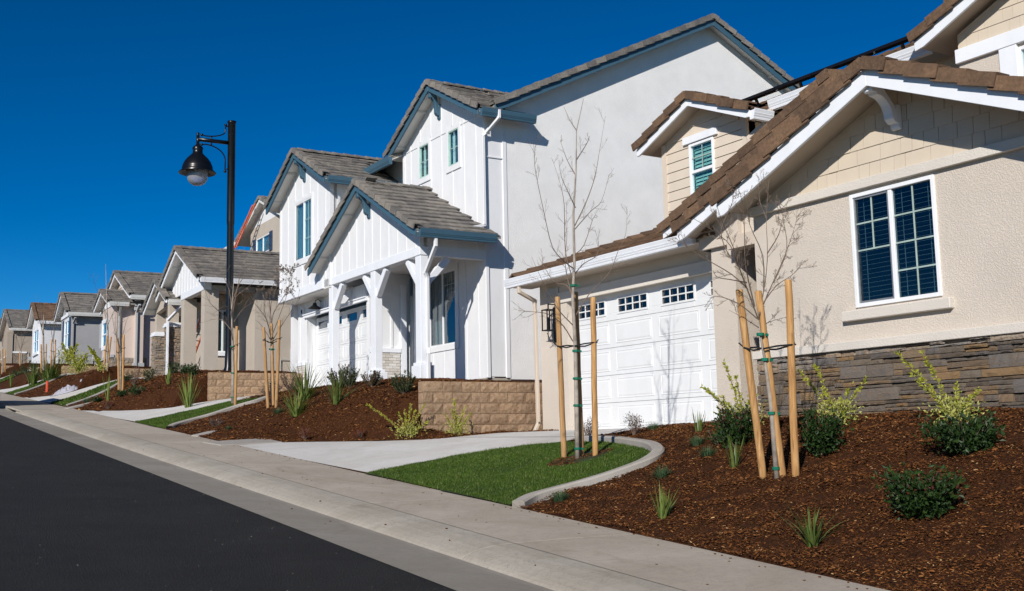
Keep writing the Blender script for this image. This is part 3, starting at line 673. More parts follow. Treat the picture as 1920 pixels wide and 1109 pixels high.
def panelled_door(h, X, y0, y1, z0, z1, rows, cols, mat='door_w', lights='grid'):
    """sectional garage door facing the street; raised panels, a row of lights on top"""
    q = MB(); Q = plane('X', X); rh = (z1-z0)/rows; cw = (y1-y0)/cols
    for r in range(rows-1): pbox(q, Q, y0, y1, z0+r*rh+.003, z0+(r+1)*rh-.003, 0, .05)
    zt = z0+(rows-1)*rh; lz0, lz1 = zt+rh*.27, zt+rh*.74
    lx = [(y0+c*cw+cw*.17, y0+(c+1)*cw-cw*.17) for c in range(cols)]
    us = sorted({y0, y1, *[x for l in lx for x in l]}); vs = [zt+.003, lz0, lz1, z1]
    for i in range(len(us)-1):
        for j in range(3):
            cu = (us[i]+us[i+1])/2
            if j == 1 and any(a < cu < b for a, b in lx): continue
            pbox(q, Q, us[i], us[i+1], vs[j], vs[j+1], 0, .05)
    pbox(q, Q, y0, y1, z0, z1, .045, .055) if False else None
    d = q.build('garage_door', M[mat], h, bevel=.003)
    for r in range(rows-1):
        for c in range(cols):
            a, b, e, f = y0+c*cw+cw*.085, y0+(c+1)*cw-cw*.085, z0+r*rh+rh*.17, z0+(r+1)*rh-rh*.13
            p = MB(); m_ = .018; k = .045
            # stamped panel: a groove round a raised field
            for (w_, s_) in (((a, b, e, f), 0),):
                vs = [Q(a, e, -.001), Q(b, e, -.001), Q(b, f, -.001), Q(a, f, -.001), Q(a+m_, e+m_, .010), Q(b-m_, e+m_, .010), Q(b-m_, f-m_, .010), Q(a+m_, f-m_, .010),
                      Q(a+k, e+k, -.008), Q(b-k, e+k, -.008), Q(b-k, f-k, -.008), Q(a+k, f-k, -.008)]
                vs2 = [Q(a-.012, e-.012, -.001), Q(b+.012, e-.012, -.001), Q(b+.012, f+.012, -.001), Q(a-.012, f+.012, -.001), Q(a, e, -.009), Q(b, e, -.009), Q(b, f, -.009), Q(a, f, -.009)]
                p.add(vs2, [(i, (i+1) % 4, 4+(i+1) % 4, 4+i) for i in range(4)])
                ring = [Q(a, e, -.009), Q(b, e, -.009), Q(b, f, -.009), Q(a, f, -.009)]
                p.add(ring+[Q(a+m_, e+m_, -.0015), Q(b-m_, e+m_, -.0015), Q(b-m_, f-m_, -.0015), Q(a+m_, f-m_, -.0015), Q(a+k, e+k, -.010), Q(b-k, e+k, -.010), Q(b-k, f-k, -.010), Q(a+k, f-k, -.010)],
                      [(i, (i+1) % 4, 4+(i+1) % 4, 4+i) for i in range(4)]+[(4+i, 4+(i+1) % 4, 8+(i+1) % 4, 8+i) for i in range(4)]+[(8, 9, 10, 11)])
            p.build('door_panel', M[mat], d)
    for a, b in lx:
        p = MB()
        for s_ in ((a-.035, a, lz0-.035, lz1+.035), (b, b+.035, lz0-.035, lz1+.035), (a, b, lz0-.035, lz0), (a, b, lz1, lz1+.035)): pbox(p, Q, s_[0], s_[1], s_[2], s_[3], -.014, .02)
        if lights == 'grid':
            for i in (1, 2, 3): x = a+(b-a)*i/4; pbox(p, Q, x-.011, x+.011, lz0, lz1, -.006, .01)
            zc = (lz0+lz1)/2; pbox(p, Q, a, b, zc-.011, zc+.011, -.0065, .0095)
        p.build('window_frame', M[mat], d, bevel=.002)
        p = MB(); pbox(p, Q, a, b, lz0, lz1, .022, .026); p.build('window_pane', M['glass_g'], d)
        p = MB(); pbox(p, Q, a, b, lz0, lz1, .3, .31); p.build('black_garage_sheet', M['dark'], d)  # near-black sheet behind the light, painted in for the garage's inner shade
    return d
def battens(h, pl, c, u0, u1, v0, topf, step=.61, mat='white', start=None, skip=()):
    Q = plane(pl, c); u = start if start is not None else u0+step*.5
    while u < u1-.03:
        vt = topf(u)
        seg = [(v0, vt)]
        for (a, b, e, f) in skip:
            if a-.03 < u < b+.03: seg = [s_ for t_ in seg for s_ in ((t_[0], min(t_[1], e)), (max(t_[0], f), t_[1])) if s_[1]-s_[0] > .05]
        for s0, s1 in seg:
            q = MB(); pbox(q, Q, u-.032, u+.032, s0, s1, -.013, .0); q.build('batten', M[mat], h)
        u += step
def casing(h, pl, c, u0, u1, v0, v1, w=.09, mat='white', t=.028, sill=True, head=.0):
    Q = plane(pl, c)
    for a, b, e, f in ((u0-w, u0, v0-w, v1+w+head), (u1, u1+w, v0-w, v1+w+head), (u0, u1, v1, v1+w+head), (u0, u1, v0-w, v0)):
        q = MB(); pbox(q, Q, a, b, e, f, -t, 0); q.build('window_trim', M[mat], h, bevel=.004)
def bracket(h, x0, x1, yc, ztop, zbot, w, mat, accent=None):
    """curved knee brace: a post foot on the wall, a curved arm out to the rake"""
    H = ztop-zbot; L = x1-x0; pts = [(x0, ztop), (x0+.13, ztop), (x0+.20, ztop-.10*H), (x1-.075, ztop-.52*H), (x1-.07, ztop-.42*H), (x1, ztop-.42*H), (x1, zbot), (x1-.03, zbot), (x1-.055, zbot+.07*H), (x1-.055, zbot+.14*H), (x1-.10, zbot+.14*H)]
    for i in range(8):
        a = (7-i)/7*math.pi/2; pts.append((x0+.09+(L-.24)*math.sin(a), ztop-.27*H-(.50*H)*(1-math.cos(a))))
    pts += [(x0+.07, ztop-.20*H), (x0+.035, ztop-.24*H), (x0, ztop-.20*H)]
    q = MB(); q.prism(pts, lambda p, qq, w_: (p, w_, qq), yc-w/2, yc+w/2); return q.build('bracket', M[mat], h, bevel=.006)
def downspout(h, pts, w, d, mat):
    q = MB()
    for i in range(len(pts)-1):
        a, b = Vector(pts[i]), Vector(pts[i+1]); dn = (b-a).normalized(); q.bar(a-dn*.02, b+dn*.02, w, d, up=(1, 0, 0) if abs(dn.z) > .9 else (0, 0, 1))
    return q.build('downspout', M[mat], h, bevel=.006)
def stone_meshes(n=9, mat='stone'):
    out = []
    for s_ in range(n):
        q = MB(); nu, nv = 4, 2; g = []
        for j in range(nv+1):
            for i in range(nu+1):
                e = (i in (0, nu)) or (j in (0, nv)); g.append((i/nu-.5+random.uniform(-.03, .03)*(0 < i < nu), -1+random.uniform(-.0, .16)+(.12 if e else 0), j/nv-.5+random.uniform(-.1, .1)*(j == 1)))
        fs = [(j*(nu+1)+i, j*(nu+1)+i+1, (j+1)*(nu+1)+i+1, (j+1)*(nu+1)+i) for j in range(nv) for i in range(nu)]
        k = len(g); g += [(-.5, 0, -.5), (.5, 0, -.5), (.5, 0, .5), (-.5, 0, .5)]
        bt = [i for i in range(nu+1)]; tp = [nv*(nu+1)+i for i in range(nu+1)]
        fs += [tuple(bt[::-1])+(k, k+1), tuple(tp)+(k+2, k+3), tuple([k]+[j*(nu+1) for j in range(nv+1)]+[k+3]), tuple([k+2]+[j*(nu+1)+nu for j in range(nv, -1, -1)]+[k+1])]
        q.add(g, fs); out.append(mesh_of(q, 'stone', M[mat]))
    return out
STONES = stone_meshes()
def ledge_stones(h, pl, c, u0, u1, v0, v1, parts=True, lmin=.12, lmax=.46, hmin=.035, hmax=.105, limit=290):
    """dry-stacked ledgestone: thin and thick courses broken into lengths of uneven depth"""
    v = v0; cnt = 0; joined = MB(); Q = plane(pl, c)
    while v < v1-.02:
        hh = random.choice((.10, .12, .14))
        if v1-v-hh < .06: hh = v1-v
        u = u0-random.uniform(0, .3)
        while u < u1:                      # one cast panel, split into one to three uneven rows
            L = random.uniform(.22, .52); cuts = random.choice(((0, 1), (0, .45, 1), (0, .6, 1), (0, .3, 1), (0, .33, .66, 1), (0, .25, .7, 1)))
            for k in range(len(cuts)-1):
                s0, s1 = v+hh*cuts[k], v+hh*cuts[k+1]; x = u
                while x < u+L-.01:
                    l = random.choice((L, L*.5, L*.62)); a, b = max(x, u0), min(x+l, u+L, u1); x += l
                    if b-a < .03: continue
                    d = random.uniform(.034, .085); o = Vector(Q((a+b)/2, (s0+s1)/2+random.uniform(-.002, .002), .02)); ro = random.uniform(-.02, .02)
                    if pl == 'X': M4 = basis(o, Vector((0, -(b-a-.005), ro*(b-a))), Vector((d+.02, 0, 0)), Vector((0, 0, s1-s0-.007)))
                    else: M4 = basis(o, Vector((b-a-.005, 0, ro*(b-a))), Vector((0, d+.02, 0)), Vector((0, 0, s1-s0-.007)))
                    if parts and cnt < limit: inst('stone', random.choice(STONES), h, M4); cnt += 1
                    else:
                        me = random.choice(STONES); vs = [M4 @ vv.co for vv in me.vertices]; joined.add(vs, [tuple(p.vertices) for p in me.polygons])
            u += L
        v += hh
    if joined.v: o = joined.build('ledge_stones', M['stone_s'], h, fix=False); o['kind'] = 'stuff'
def block_meshes(n=5):
    out = []
    for s_ in range(n):
        q = MB(); nu, nv = 6, 3; g = []
        for j in range(nv+1):
            for i in range(nu+1):
                e = (i in (0, nu)) or (j in (0, nv)); g.append(((i/nu-.5)*.396, (-.014 if e else -.027+random.uniform(-.007, .006)), (j/nv-.5)*.194))
        fs = [(j*(nu+1)+i, j*(nu+1)+i+1, (j+1)*(nu+1)+i+1, (j+1)*(nu+1)+i) for j in range(nv) for i in range(nu)]
        k = len(g); g += [(-.199, .2, -.0975), (.199, .2, -.0975), (.199, .2, .0975), (-.199, .2, .0975)]
        bt = [i for i in range(nu+1)]; tp = [nv*(nu+1)+i for i in range(nu+1)]
        fs += [tuple(bt[::-1])+(k, k+1), tuple(tp)+(k+2, k+3), tuple([k]+[j*(nu+1) for j in range(nv+1)]+[k+3]), tuple([k+2]+[j*(nu+1)+nu for j in range(nv, -1, -1)]+[k+1]), (k+1, k, k+3, k+2)]
        q.add(g, fs); out.append(mesh_of(q, 'block', M['block']))
    return out
BLOCKS = block_meshes()
def retaining_wall(yaw, x0, x1, y, ztop, courses, label, parts=True):
    w = thing('retaining_wall', (x0, y, ztop-.203*courses), yaw, label, 'retaining wall', 'block retaining walls between the lots')
    box(w, 'core', 'block', x0+.03, x1, y+.03, y+.24, ztop-.203*courses-.1, ztop-.012)
    for c in range(courses):
        z = ztop-.203*(c+.5); u = x0-(.203 if c % 2 else 0)+.2; first = True
        while u < x1+.1:
            a, b = max(u-.2, x0), min(u+.2, x1)
            if b-a > .06:
                m4 = basis(Vector(((a+b)/2, y+.03, z)), Vector(((b-a)/.4, 0, 0)), Vector((0, 1, 0)), Vector((0, 0, 1)))
                inst('block', random.choice(BLOCKS), w, m4)
            u += .406
        # the end face turned to the street
        m4 = basis(Vector((x0+.02, y+.115+.02, z)), Vector((0, -.55, 0)), Vector((1, 0, 0)), Vector((0, 0, 1))); inst('block', random.choice(BLOCKS), w, m4)
    return w

# ================================================================= house 1: beige stucco, brown tiles, stone base
h1 = thing('house', (10, 7.8, .15), 0, 'beige stucco house with brown tile roof, stone base and white garage door, nearest of all', 'house', 'houses along the street')
P1 = .43
# front wing: stucco wall with the big slider, stone below, shingled gable above
wing_top = lambda y: 3.952-.075-P1*abs(y-7.83)
win = (7.44, 8.59, 1.43, 2.74)
wall(h1, 'X', 10, 5.48, 10.16, .0, 2.80, 'beige', holes=[win], name='wall')
wall(h1, 'Y', 10.16-.2, 10.2, 14.0, .0, 2.85, 'beige'); box(h1, 'wall', 'beige', 10.0, 25, 5.28, 5.48, 0, 2.98); wall(h1, 'Y', 4.5, 13.32, 25, 2.98, 5.36, 'beige', t=.2); box(h1, 'soffit', 'soffit', 13.32, 25, 4.5, 5.5, 2.96, 3.0); box(h1, 'wall', 'beige', 24.8, 25, 4.5, 15.5, 0, 5.4)
q = MB(); q.prism([(5.5, 2.9), (5.5, wing_top(5.5)), (7.83, wing_top(7.83)), (10.14, wing_top(10.14)), (10.14, 2.9)], MX, 10.012, 10.2); q.build('gable_wall', M['creamshingle'], h1)
# band between stucco and shingles
box(h1, 'band', 'beige2', 9.935, 10.05, 5.4, 10.19, 2.775, 2.885, bevel=.004)
# cement shingles, each its own piece
z = 2.885; r = 0
while z < 3.86:
    y = 5.5+random.uniform(-.1, .05)
    while y < 10.13:
        w = random.choice((.15, .19, .23, .28, .33)); a, b = max(y, 5.5), min(y+w-.007, 10.13); y += w
        if b-a < .04: continue
        zt = z+.205; top = min(wing_top(a), wing_top(b))
        if top < z+.03: continue
        zz = min(zt, max(top, z+.02)); q = MB(); th = random.uniform(.017, .024)
        q.add([(10.012-th, a, z), (10.012-th, b, z), (10.008-.003, b, zz), (10.008-.003, a, zz), (10.014, a, z), (10.014, b, z), (10.014, b, zz), (10.014, a, zz)], [(0, 1, 2, 3), (4, 0, 3, 7), (1, 5, 6, 2), (0, 4, 5, 1), (3, 2, 6, 7)])
        q.build('shingle', M['creamshingle'], h1)
    z += .178; r += 1
g = Gable(h1, 'X', 9.5, 13.6, 7.83, 3.952, 5.35, 10.27, P1, tiles='b', fascia='trim_w', soffit='soffit', fh=.20, wall_a=10.0, outs=False)
bracket(h1, 9.53, 9.995, 7.86, 3.80, 3.33, .12, 'trim_w')
# window
window(h1, 'X', 10, *win, split=8.03, grid=[(7.485, 8.0, 1.47, 2.70, 2, 4), (8.06, 8.545, 2.08, 2.70, 2, 2), (8.06, 8.545, 1.46, 2.70, 1, 2)], blind='slat', screen=(8.05, 8.55), glass='glass', tilt=.10)
box(h1, 'window_sill', 'beige2', 9.925, 10.02, 7.31, 8.76, 1.285, 1.40, bevel=.008)
# water table and ledgestone
q = MB(); q.box(9.90, 10.05, 5.4, 10.2, .955, 1.052); q.build('water_table', M['beige2'], h1, bevel=.006)
box(h1, 'mortar_bed', 'dark', 9.985, 10.01, 5.45, 10.165, .0, .955)
ledge_stones(h1, 'X', 9.985, 5.42, 10.17, .11, .955)
# two further gables stepping back over the entry
G2 = Gable(h1, 'X', 11.05, 13.4, 9.50, 3.492+.418*(11.99-9.50), 7.1, 12.85, .418, tiles='b', fascia='trim_w', soffit='soffit', fh=.19, wall_a=11.45, doL=False, outs=False)
G3 = Gable(h1, 'X', 11.45, 13.6, 10.02, 4.80, 7.8, 13.66, .413, tiles='b', fascia='trim_w', soffit='soffit', fh=.13, wall_a=11.8, doL=False, outs=False)
box(h1, 'entry_beam', 'beige', 11.42, 11.72, 11.93, 12.80, 2.86, 3.30)
q = MB(); q.prism([(10.2, 2.86), (12.8, 2.86), (12.8, 3.12), (10.2, 4.1)], MX, 11.5, 11.65); q.build('entry_gable', M['beige'], h1)
box(h1, 'entry_lintel', 'cream', 11.25, 11.47, 10.16, 12.0, 2.74, 2.93)
# garage front: pier, header, door, side strip
box(h1, 'pier', 'beige', 11.5, 12.25, 12.11, 12.62, .0, 2.86)
wall(h1, 'X', 11.86, 12.6, 17.95, .0, 3.12, 'beige', holes=[(12.2, 17.05, 0, 2.60)], t=.25)
box(h1, 'garage_header', 'beige2', 11.83, 11.87, 12.62, 17.3, 2.585, 2.79, bevel=.006)
wall(h1, 'Y', 17.75, 12.1, 16, -.1, 3.1, 'beige', t=.2, gable=[(12.1, 3.1), (12.1, 3.15), (16, 4.45), (16, 3.1)])
panelled_door(h1, 12.0, 12.2, 17.05, .165, 2.605, 5, 4)
box(h1, 'foundation', 'kerbc', 11.9, 12.2, 17.06, 17.93, -.2, .26)
# garage roof: a low slope up from its gutter to the upper storey, with a raked far edge
gr = Gable(h1, 'Y', 12.4, 18.28, 17.4, 3.10+.335*6.0, 11.4, 23.0, .335, tiles='b', fascia='trim_w', soffit='soffit', rake=False, ridge=False, doR=False, keepL=lambda a, b, z: b < 15.5)
T = ROOFS[h1.name]
x = 11.4
while x < 15.3:  # cap tiles along the far rake
    xx = Vector((1, 0, .335)).normalized(); n = Vector((-.335, 0, 1)).normalized(); yy = n.cross(xx)
    T.append(('ridge', 'b', basis(Vector((x, 18.18, 3.10+.335*(x-11.4)+.03)), (xx-n*.06).normalized(), yy, (n+xx*.06).normalized()), Vector((-1, -1, .3)))); x += .36
gr.gutter(11.4, 3.14, -1, 12.84, 18.36, 'trim_w', .17)
box(h1, 'soffit', 'soffit', 11.4, 11.9, 12.8, 18.3, 2.99, 3.01)
downspout(h1, [(11.36, 17.92, 3.0), (11.36, 17.92, 2.86), (11.78, 18.02, 2.72), (11.80, 18.02, .35), (11.72, 18.02, .2)], .075, .06, 'cream')
box(h1, 'address_plate', 'greytrim', 11.82, 11.86, 17.28, 17.66, 2.76, 2.90)
# wall lantern: open black frame on a back plate
q = MB(); lx, ly, lz = 11.69, 17.42, 2.28
for dy in (-.085, .085):
    for dx in (-.085, .085): q.box(lx+dx-.009, lx+dx+.009, ly+dy-.009, ly+dy+.009, lz-.20, lz+.19)
for zz in (-.20, .19):
    q.box(lx-.094, lx+.094, ly-.094, ly-.076, lz+zz-.009, lz+zz+.009); q.box(lx-.094, lx+.094, ly+.076, ly+.094, lz+zz-.009, lz+zz+.009)
    q.box(lx-.094, lx-.076, ly-.1, ly+.1, lz+zz-.009, lz+zz+.009); q.box(lx+.076, lx+.094, ly-.1, ly+.1, lz+zz-.009, lz+zz+.009)
q.box(lx+.15, lx+.2, ly-.07, ly+.07, lz-.42, lz+.25); q.bar((lx, ly, lz+.19), (lx, ly, lz+.31), .02, .02); q.bar((lx, ly, lz+.30), (lx+.17, ly, lz+.30), .02, .02)
for dy in (-.08, .08): q.bar((lx+.02, ly+dy, lz-.24), (lx+.06, ly+dy*.3, lz-.42), .012, .012); 
q.bar((lx-.0, ly-.09, lz-.40), (lx+.16, ly, lz-.42), .012, .012); q.bar((lx-.0, ly+.09, lz-.40), (lx+.16, ly, lz-.42), .012, .012)
q.tube([(lx, ly, lz-.2), (lx, ly, lz+.05)], .03, 8)
q.build('wall_lantern', M['black'], h1)
# upper storey: projecting lap-sided bay, recessed wall, second shingled gable at right
XD = 13.1; d_top = lambda y: 5.955-.07-.418*abs(y-14.42)
wd = (14.18, 14.83, 3.95, 5.24)
wall(h1, 'X', XD+.02, 13.36, 15.57, 3.2, 5.30, 'lap', holes=[wd], t=.18)
q = MB(); q.prism([(13.36, 5.3), (13.36, d_top(13.36)), (14.42, d_top(14.42)), (15.57, d_top(15.57)), (15.57, 5.3)], MX, XD+.02, XD+.2); q.build('gable_wall', M['lap'], h1)
wall(h1, 'Y', 13.36, XD+.05, 14.6, 3.2, 5.32, 'lap', t=.15); wall(h1, 'Y', 15.40, XD+.05, 16, 3.2, 5.32, 'lap', t=.15)
z = 3.6
while z < 5.85:
    for a, b in ((13.46, 15.47),):
        segs = [(a, b)]
        if z+.178 > wd[2]-.02 and z < wd[3]+.10: segs = [(a, wd[0]-.0), (wd[1]+.0, b)]
        for s0, s1 in segs:
            zt = z+.172
            # clip to the gable
            while s0 < 14.42 and d_top(s0) < zt-.04: s0 += .03
            while s1 > 14.42 and d_top(s1) < zt-.04: s1 -= .03
            if s1-s0 < .08: continue
            q = MB(); q.add([(XD-.004, s0, z), (XD-.004, s1, z), (XD+.012, s1, zt), (XD+.012, s0, zt), (XD+.022, s0, z), (XD+.022, s1, z), (XD+.022, s1, zt), (XD+.022, s0, zt)], [(0, 1, 2, 3), (0, 4, 5, 1), (3, 2, 6, 7), (4, 0, 3, 7), (1, 5, 6, 2)])
            q.build('lap_board', M['lap'], h1)
    z += .178
for a, b in ((13.35, 13.46), (15.47, 15.59)): box(h1, 'corner_board', 'lap', XD-.015, XD+.03, a, b, 3.3, d_top((a+b)/2)-.02)
window(h1, 'X', XD, *wd, hsplit=4.72, grid=[(14.22, 14.79, 4.75, 5.20, 2, 2)], blind='slat_teal', tilt=.85, fw=.05, bstep=.065)
box(h1, 'window_header', 'trim_w', XD-.05, XD+.02, 14.06, 14.96, 5.25, 5.385, bevel=.005)
Gable(h1, 'X', 12.75, 15.2, 14.42, 5.955, 12.93, 15.88, .418, tiles='b', fascia='trim_w', soffit='soffit', fh=.15, wall_a=XD, outs=False, gut={'L': (12.76, 13.2, 'trim_w', .17)})
# main roof eave between the bay and the right-hand gable
mr0 = Gable(h1, 'Y', 3.0, 9.75, 19.3, 5.52+P1*6.0, 14.2, 25.3, P1, tiles='b', soffit='soffit', rake=False, ridge=False, doR=False, doL=False)
mr = Gable(h1, 'Y', 9.75, 15.75, 19.3, 5.52+P1*6.0, 13.3, 25.3, P1, tiles='b', fascia='trim_w', soffit='soffit', rake=False, ridge=True, doR=False, keepL=lambda a, b, z: a < 12.95 or b > 15.0)
mr.gutter(13.3, 5.55, -1, 9.78, 12.93, 'trim_w', .17)
wall(h1, 'X', 13.75, 5, 13.4, 3.0, 5.45, 'beige', t=.2); wall(h1, 'Y', 15.37, 13.9, 25, 3.0, 5.6, 'beige', t=.2)
downspout(h1, [(13.16, 12.86, 5.36), (13.14, 12.9, 5.2), (13.06, 13.28, 4.98), (13.04, 13.30, 4.1)], .08, .07, 'cream')
u_top = lambda y: 5.42+.07+P1*(9.72-abs(y-6.9)-6.9)-.12
wu = (7.2, 8.46, 4.15, 5.05)
wall(h1, 'X', 13.30, 4.5, 9.36, 3.4, 5.24, 'beige', holes=[wu], t=.2)
q = MB(); q.prism([(4.5, 5.24), (4.5, u_top(4.5)), (6.9, u_top(6.9)), (9.36, u_top(9.36)), (9.36, 5.24)], MX, 13.3, 13.5); q.build('gable_wall', M['creamshingle'], h1)
box(h1, 'band', 'trim_w', 13.24, 13.3, 4.5, 9.38, 5.10, 5.30, bevel=.005)
box(h1, 'window_trim', 'trim_w', 13.25, 13.3, 8.46, 8.72, 3.9, 5.10, bevel=.005)
z = 5.30
while z < 6.7:
    y = 4.6+random.uniform(-.1, .05)
    while y < 9.34:
        w = random.choice((.15, .19, .23, .28, .33)); a, b = y, min(y+w-.004, 9.34); y += w
        if b-a < .04 or min(u_top(a), u_top(b)) < z+.03: continue
        zz = min(z+.2, min(u_top(a), u_top(b))); q = MB()
        q.add([(13.285, a, z), (13.285, b, z), (13.297, b, zz), (13.297, a, zz), (13.302, a, z), (13.302, b, z), (13.302, b, zz), (13.302, a, zz)], [(0, 1, 2, 3), (4, 0, 3, 7), (1, 5, 6, 2), (0, 4, 5, 1), (3, 2, 6, 7)])
        q.build('shingle', M['creamshingle'], h1)
    z += .178
window(h1, 'X', 13.3, *wu, split=7.83, blind='slat')
Gable(h1, 'X', 12.93, 15.0, 6.9, 5.44+P1*(9.75-6.9)+.07, 4.05, 9.78, P1, tiles='b', fascia='trim_w', soffit='soffit', fh=.18, wall_a=13.3, doL=False, outs=False)
finish_tiles(h1, 300)
# solar panels on the main roof, on rails just above the tiles
n_s = 0
for a in range(7):
    y0 = 7.0+a*1.04
    if y0 > 14: break
    sp = thing('solar_panel', (13.6, y0, 5.85), 0, 'dark solar panel on rails low on the brown roof above the white gutter', 'solar panel', 'row of solar panels on the nearest house')
    q = MB(); n = Vector((-P1, 0, 1)).normalized(); up = Vector((1, 0, P1)).normalized(); o = Vector((13.52, y0, 5.52+P1*.22+.0))+n*.25
    c = [o, o+Vector((0, 1.0, 0)), o+Vector((0, 1.0, 0))+up*1.7, o+up*1.7]; q.add([*c, *[p-n*.045 for p in c]], [(0, 1, 2, 3), (7, 6, 5, 4), (0, 4, 5, 1), (1, 5, 6, 2), (2, 6, 7, 3), (3, 7, 4, 0)])
    q.build('panel', M['panel'], sp)
    for f in (.3, 1.3): MB().bar(o+up*f-n*.06-Vector((0, .02, 0)), o+up*f-n*.06+Vector((0, 1.06, 0)), .04, .05).build('rail', M['alum'], sp)
    MB().bar(o+up*.3-n*.06+Vector((0, .5, 0)), o+up*.3-n*.22+Vector((0, .5, 0)), .04, .04).build('roof_hook', M['alum'], sp)
    n_s += 1; sp['label'] = 'dark solar panel low on the brown roof, %s one from the left' % ('seventh', 'sixth', 'fifth', 'fourth', 'third', 'second', 'first')[a]

# ================================================================= house 2: white farmhouse, slate-blue fascias
Y2 = .72
h2 = thing('house', (13.257, 26, 1.45), Y2, 'white two-storey farmhouse with slate-blue fascias, grey tile roof and posted porch', 'house', 'houses along the street')
P2 = .52; XF = 13.257; XP = 11.48; S2 = 23.0
# big side wall under the main gable
mpk, mz = 20.594, 11.72
side_top = lambda x: mz-.075-.49*abs(x-mpk)
wall(h2, 'Y', S2, 13.88, 28.0, 1.50, 7.6, 'white_st', t=.25, gable=[(13.88, 7.6), (13.88, side_top(13.88)), (mpk, side_top(mpk)), (28.0, side_top(28.0)), (28.0, 7.6)])
wall(h2, 'Y', S2+.012, XF+.02, 13.90, 1.56, side_top(13.6)-.05, 'white', t=.2)
for a, b in ((XF-.01, XF+.075), (13.775, 13.885)): box(h2, 'corner_board', 'white', a, b, S2-.02, S2+.03, 1.53, 8.1, bevel=.004)
box(h2, 'corner_board', 'white', XF-.025, XF-.0, S2-.01, S2+.10, 1.53, 8.05, bevel=.004)
box(h2, 'band', 'white', XF+.08, 13.77, S2-.016, S2+.01, 6.94, 6.97)
box(h2, 'foundation', 'kerbc', XF-.03, 28, S2+.03, S2+.2, .9, 1.53); box(h2, 'foundation', 'kerbc', XF+.0, XF+.1, S2+.05, 27.2, .9, 1.53)
# front wall on the ground floor with its tall window, porch behind the posts
wl2 = (24.53, 26.0, 2.48, 4.40)
wall(h2, 'X', XF, S2+.03, 27.0, 1.53, 4.75, 'white', holes=[wl2], t=.2)
battens(h2, 'X', XF, S2+.1, 27.0, 1.55, lambda u: 4.7, skip=[(wl2[0]-.14, wl2[1]+.14, wl2[2]-.16, wl2[3]+.16)], start=23.42)
casing(h2, 'X', XF, *wl2, w=.13)
window(h2, 'X', XF, *wl2, split=25.27, grid=[(24.58, 25.24, 3.72, 4.35, 3, 2)], glass='glass', screen=(25.29, 25.96), frame='vinyl', mw=.014, curtain=(25.32, 25.95), blind=None)
# upper front gable
ut = lambda y: 9.40-.075-P2*abs(y-25.27)
w1 = (25.95, 26.51, 7.13, 8.02); w2_ = (24.275, 24.83, 7.09, 8.01)
wall(h2, 'X', XF, S2+.03, 27.52, 4.75, 8.03, 'white', holes=[w1, w2_], t=.2)
q = MB(); q.prism([(S2+.03, 8.03), (S2+.03, ut(S2+.03)), (25.27, ut(25.27)), (27.52, ut(27.52)), (27.52, 8.03)], MX, XF, XF+.2); q.build('gable_wall', M['white'], h2)
battens(h2, 'X', XF, S2+.1, 27.5, 4.8, lambda u: ut(u)-.02, skip=[(w[0]-.13, w[1]+.13, w[2]-.15, w[3]+.13) for w in (w1, w2_)], start=23.42)
box(h2, 'corner_board', 'white', XF-.025, XF, 27.42, 27.53, 4.8, 8.1)
for w in (w1, w2_):
    casing(h2, 'X', XF, *w, w=.11); window(h2, 'X', XF, *w, grid=[(w[0]+.03, w[1]-.03, w[2]+.03, w[3]-.03, 2, 2)], fw=.03, mw=.022, curtain=(w[0]+.32, w[1]-.03), frame='slat_teal')
    box(h2, 'window_apron', 'white', XF-.034, XF, w[0]-.12, w[1]+.12, w[2]-.15, w[2]-.105)
q = MB()
for a, b in ((23.1, 24.27), (24.83, 25.95), (26.51, 27.4)): q.box(XF-.018, XF, a, b, 8.04, 8.07)
q.build('band', M['white'], h2)
Gable(h2, 'X', 12.907, 14.46, 25.27, 9.40, 22.62, 27.92, P2, tiles='g', fascia='blue', fh=.20, wall_a=XF, gut={'L': (12.95, 14.5, 'blue', .20)}, keepL=lambda a, b, z: a < 13.6 or b > 23.0 or z > 8.05+.49*(a-12.8))
Gable(h2, 'X', 14.46, 16.4, 25.27, 9.40, 23.05, 27.92, P2, tiles='g', rake=False, barge=False, keepL=lambda a, b, z: z > 8.0+.49*(a-12.8), keepR=lambda a, b, z: z > 8.0+.49*(a-12.8))
bracket(h2, 12.93, XF, 25.29, 9.19, 8.47, .13, 'blue')
downspout(h2, [(13.42, 22.52, 8.0), (13.42, 22.52, 7.83), (13.26, 22.9, 7.52), (13.20, 22.94, 7.45), (13.20, 22.94, 5.22), (12.9, 22.94, 5.14)], .085, .07, 'white')
# main roof, ridge along the street
mgA = Gable(h2, 'Y', S2-.32, 27.5, mpk, mz, 13.40, 28.45, .49, tiles='g', fascia='blue', fh=.2, wall_a=S2, doR=False, keepL=lambda a, b, z: b < 18.5, ridge=False)
mg = Gable(h2, 'Y', 27.5, 34.0, mpk, mz, 12.80, 28.45, .49, tiles='g', fascia='blue', rake=False, barge=False, doR=False, keepL=lambda a, b, z: b < 18.5, ridge=False)
mg.gutter(12.80, mg.zl, -1, 27.3, 33.2, 'blue', .22)
wall(h2, 'X', 13.5, 27.3, 33.0, 4.6, 8.16, 'white', holes=[(27.55, 28.2, 6.9, 7.5)], t=.2); window(h2, 'X', 13.5, 27.55, 28.2, 6.9, 7.5)
wall(h2, 'Y', 32.9, 12.0, 28, 1.4, 7.7, 'white', t=.2)
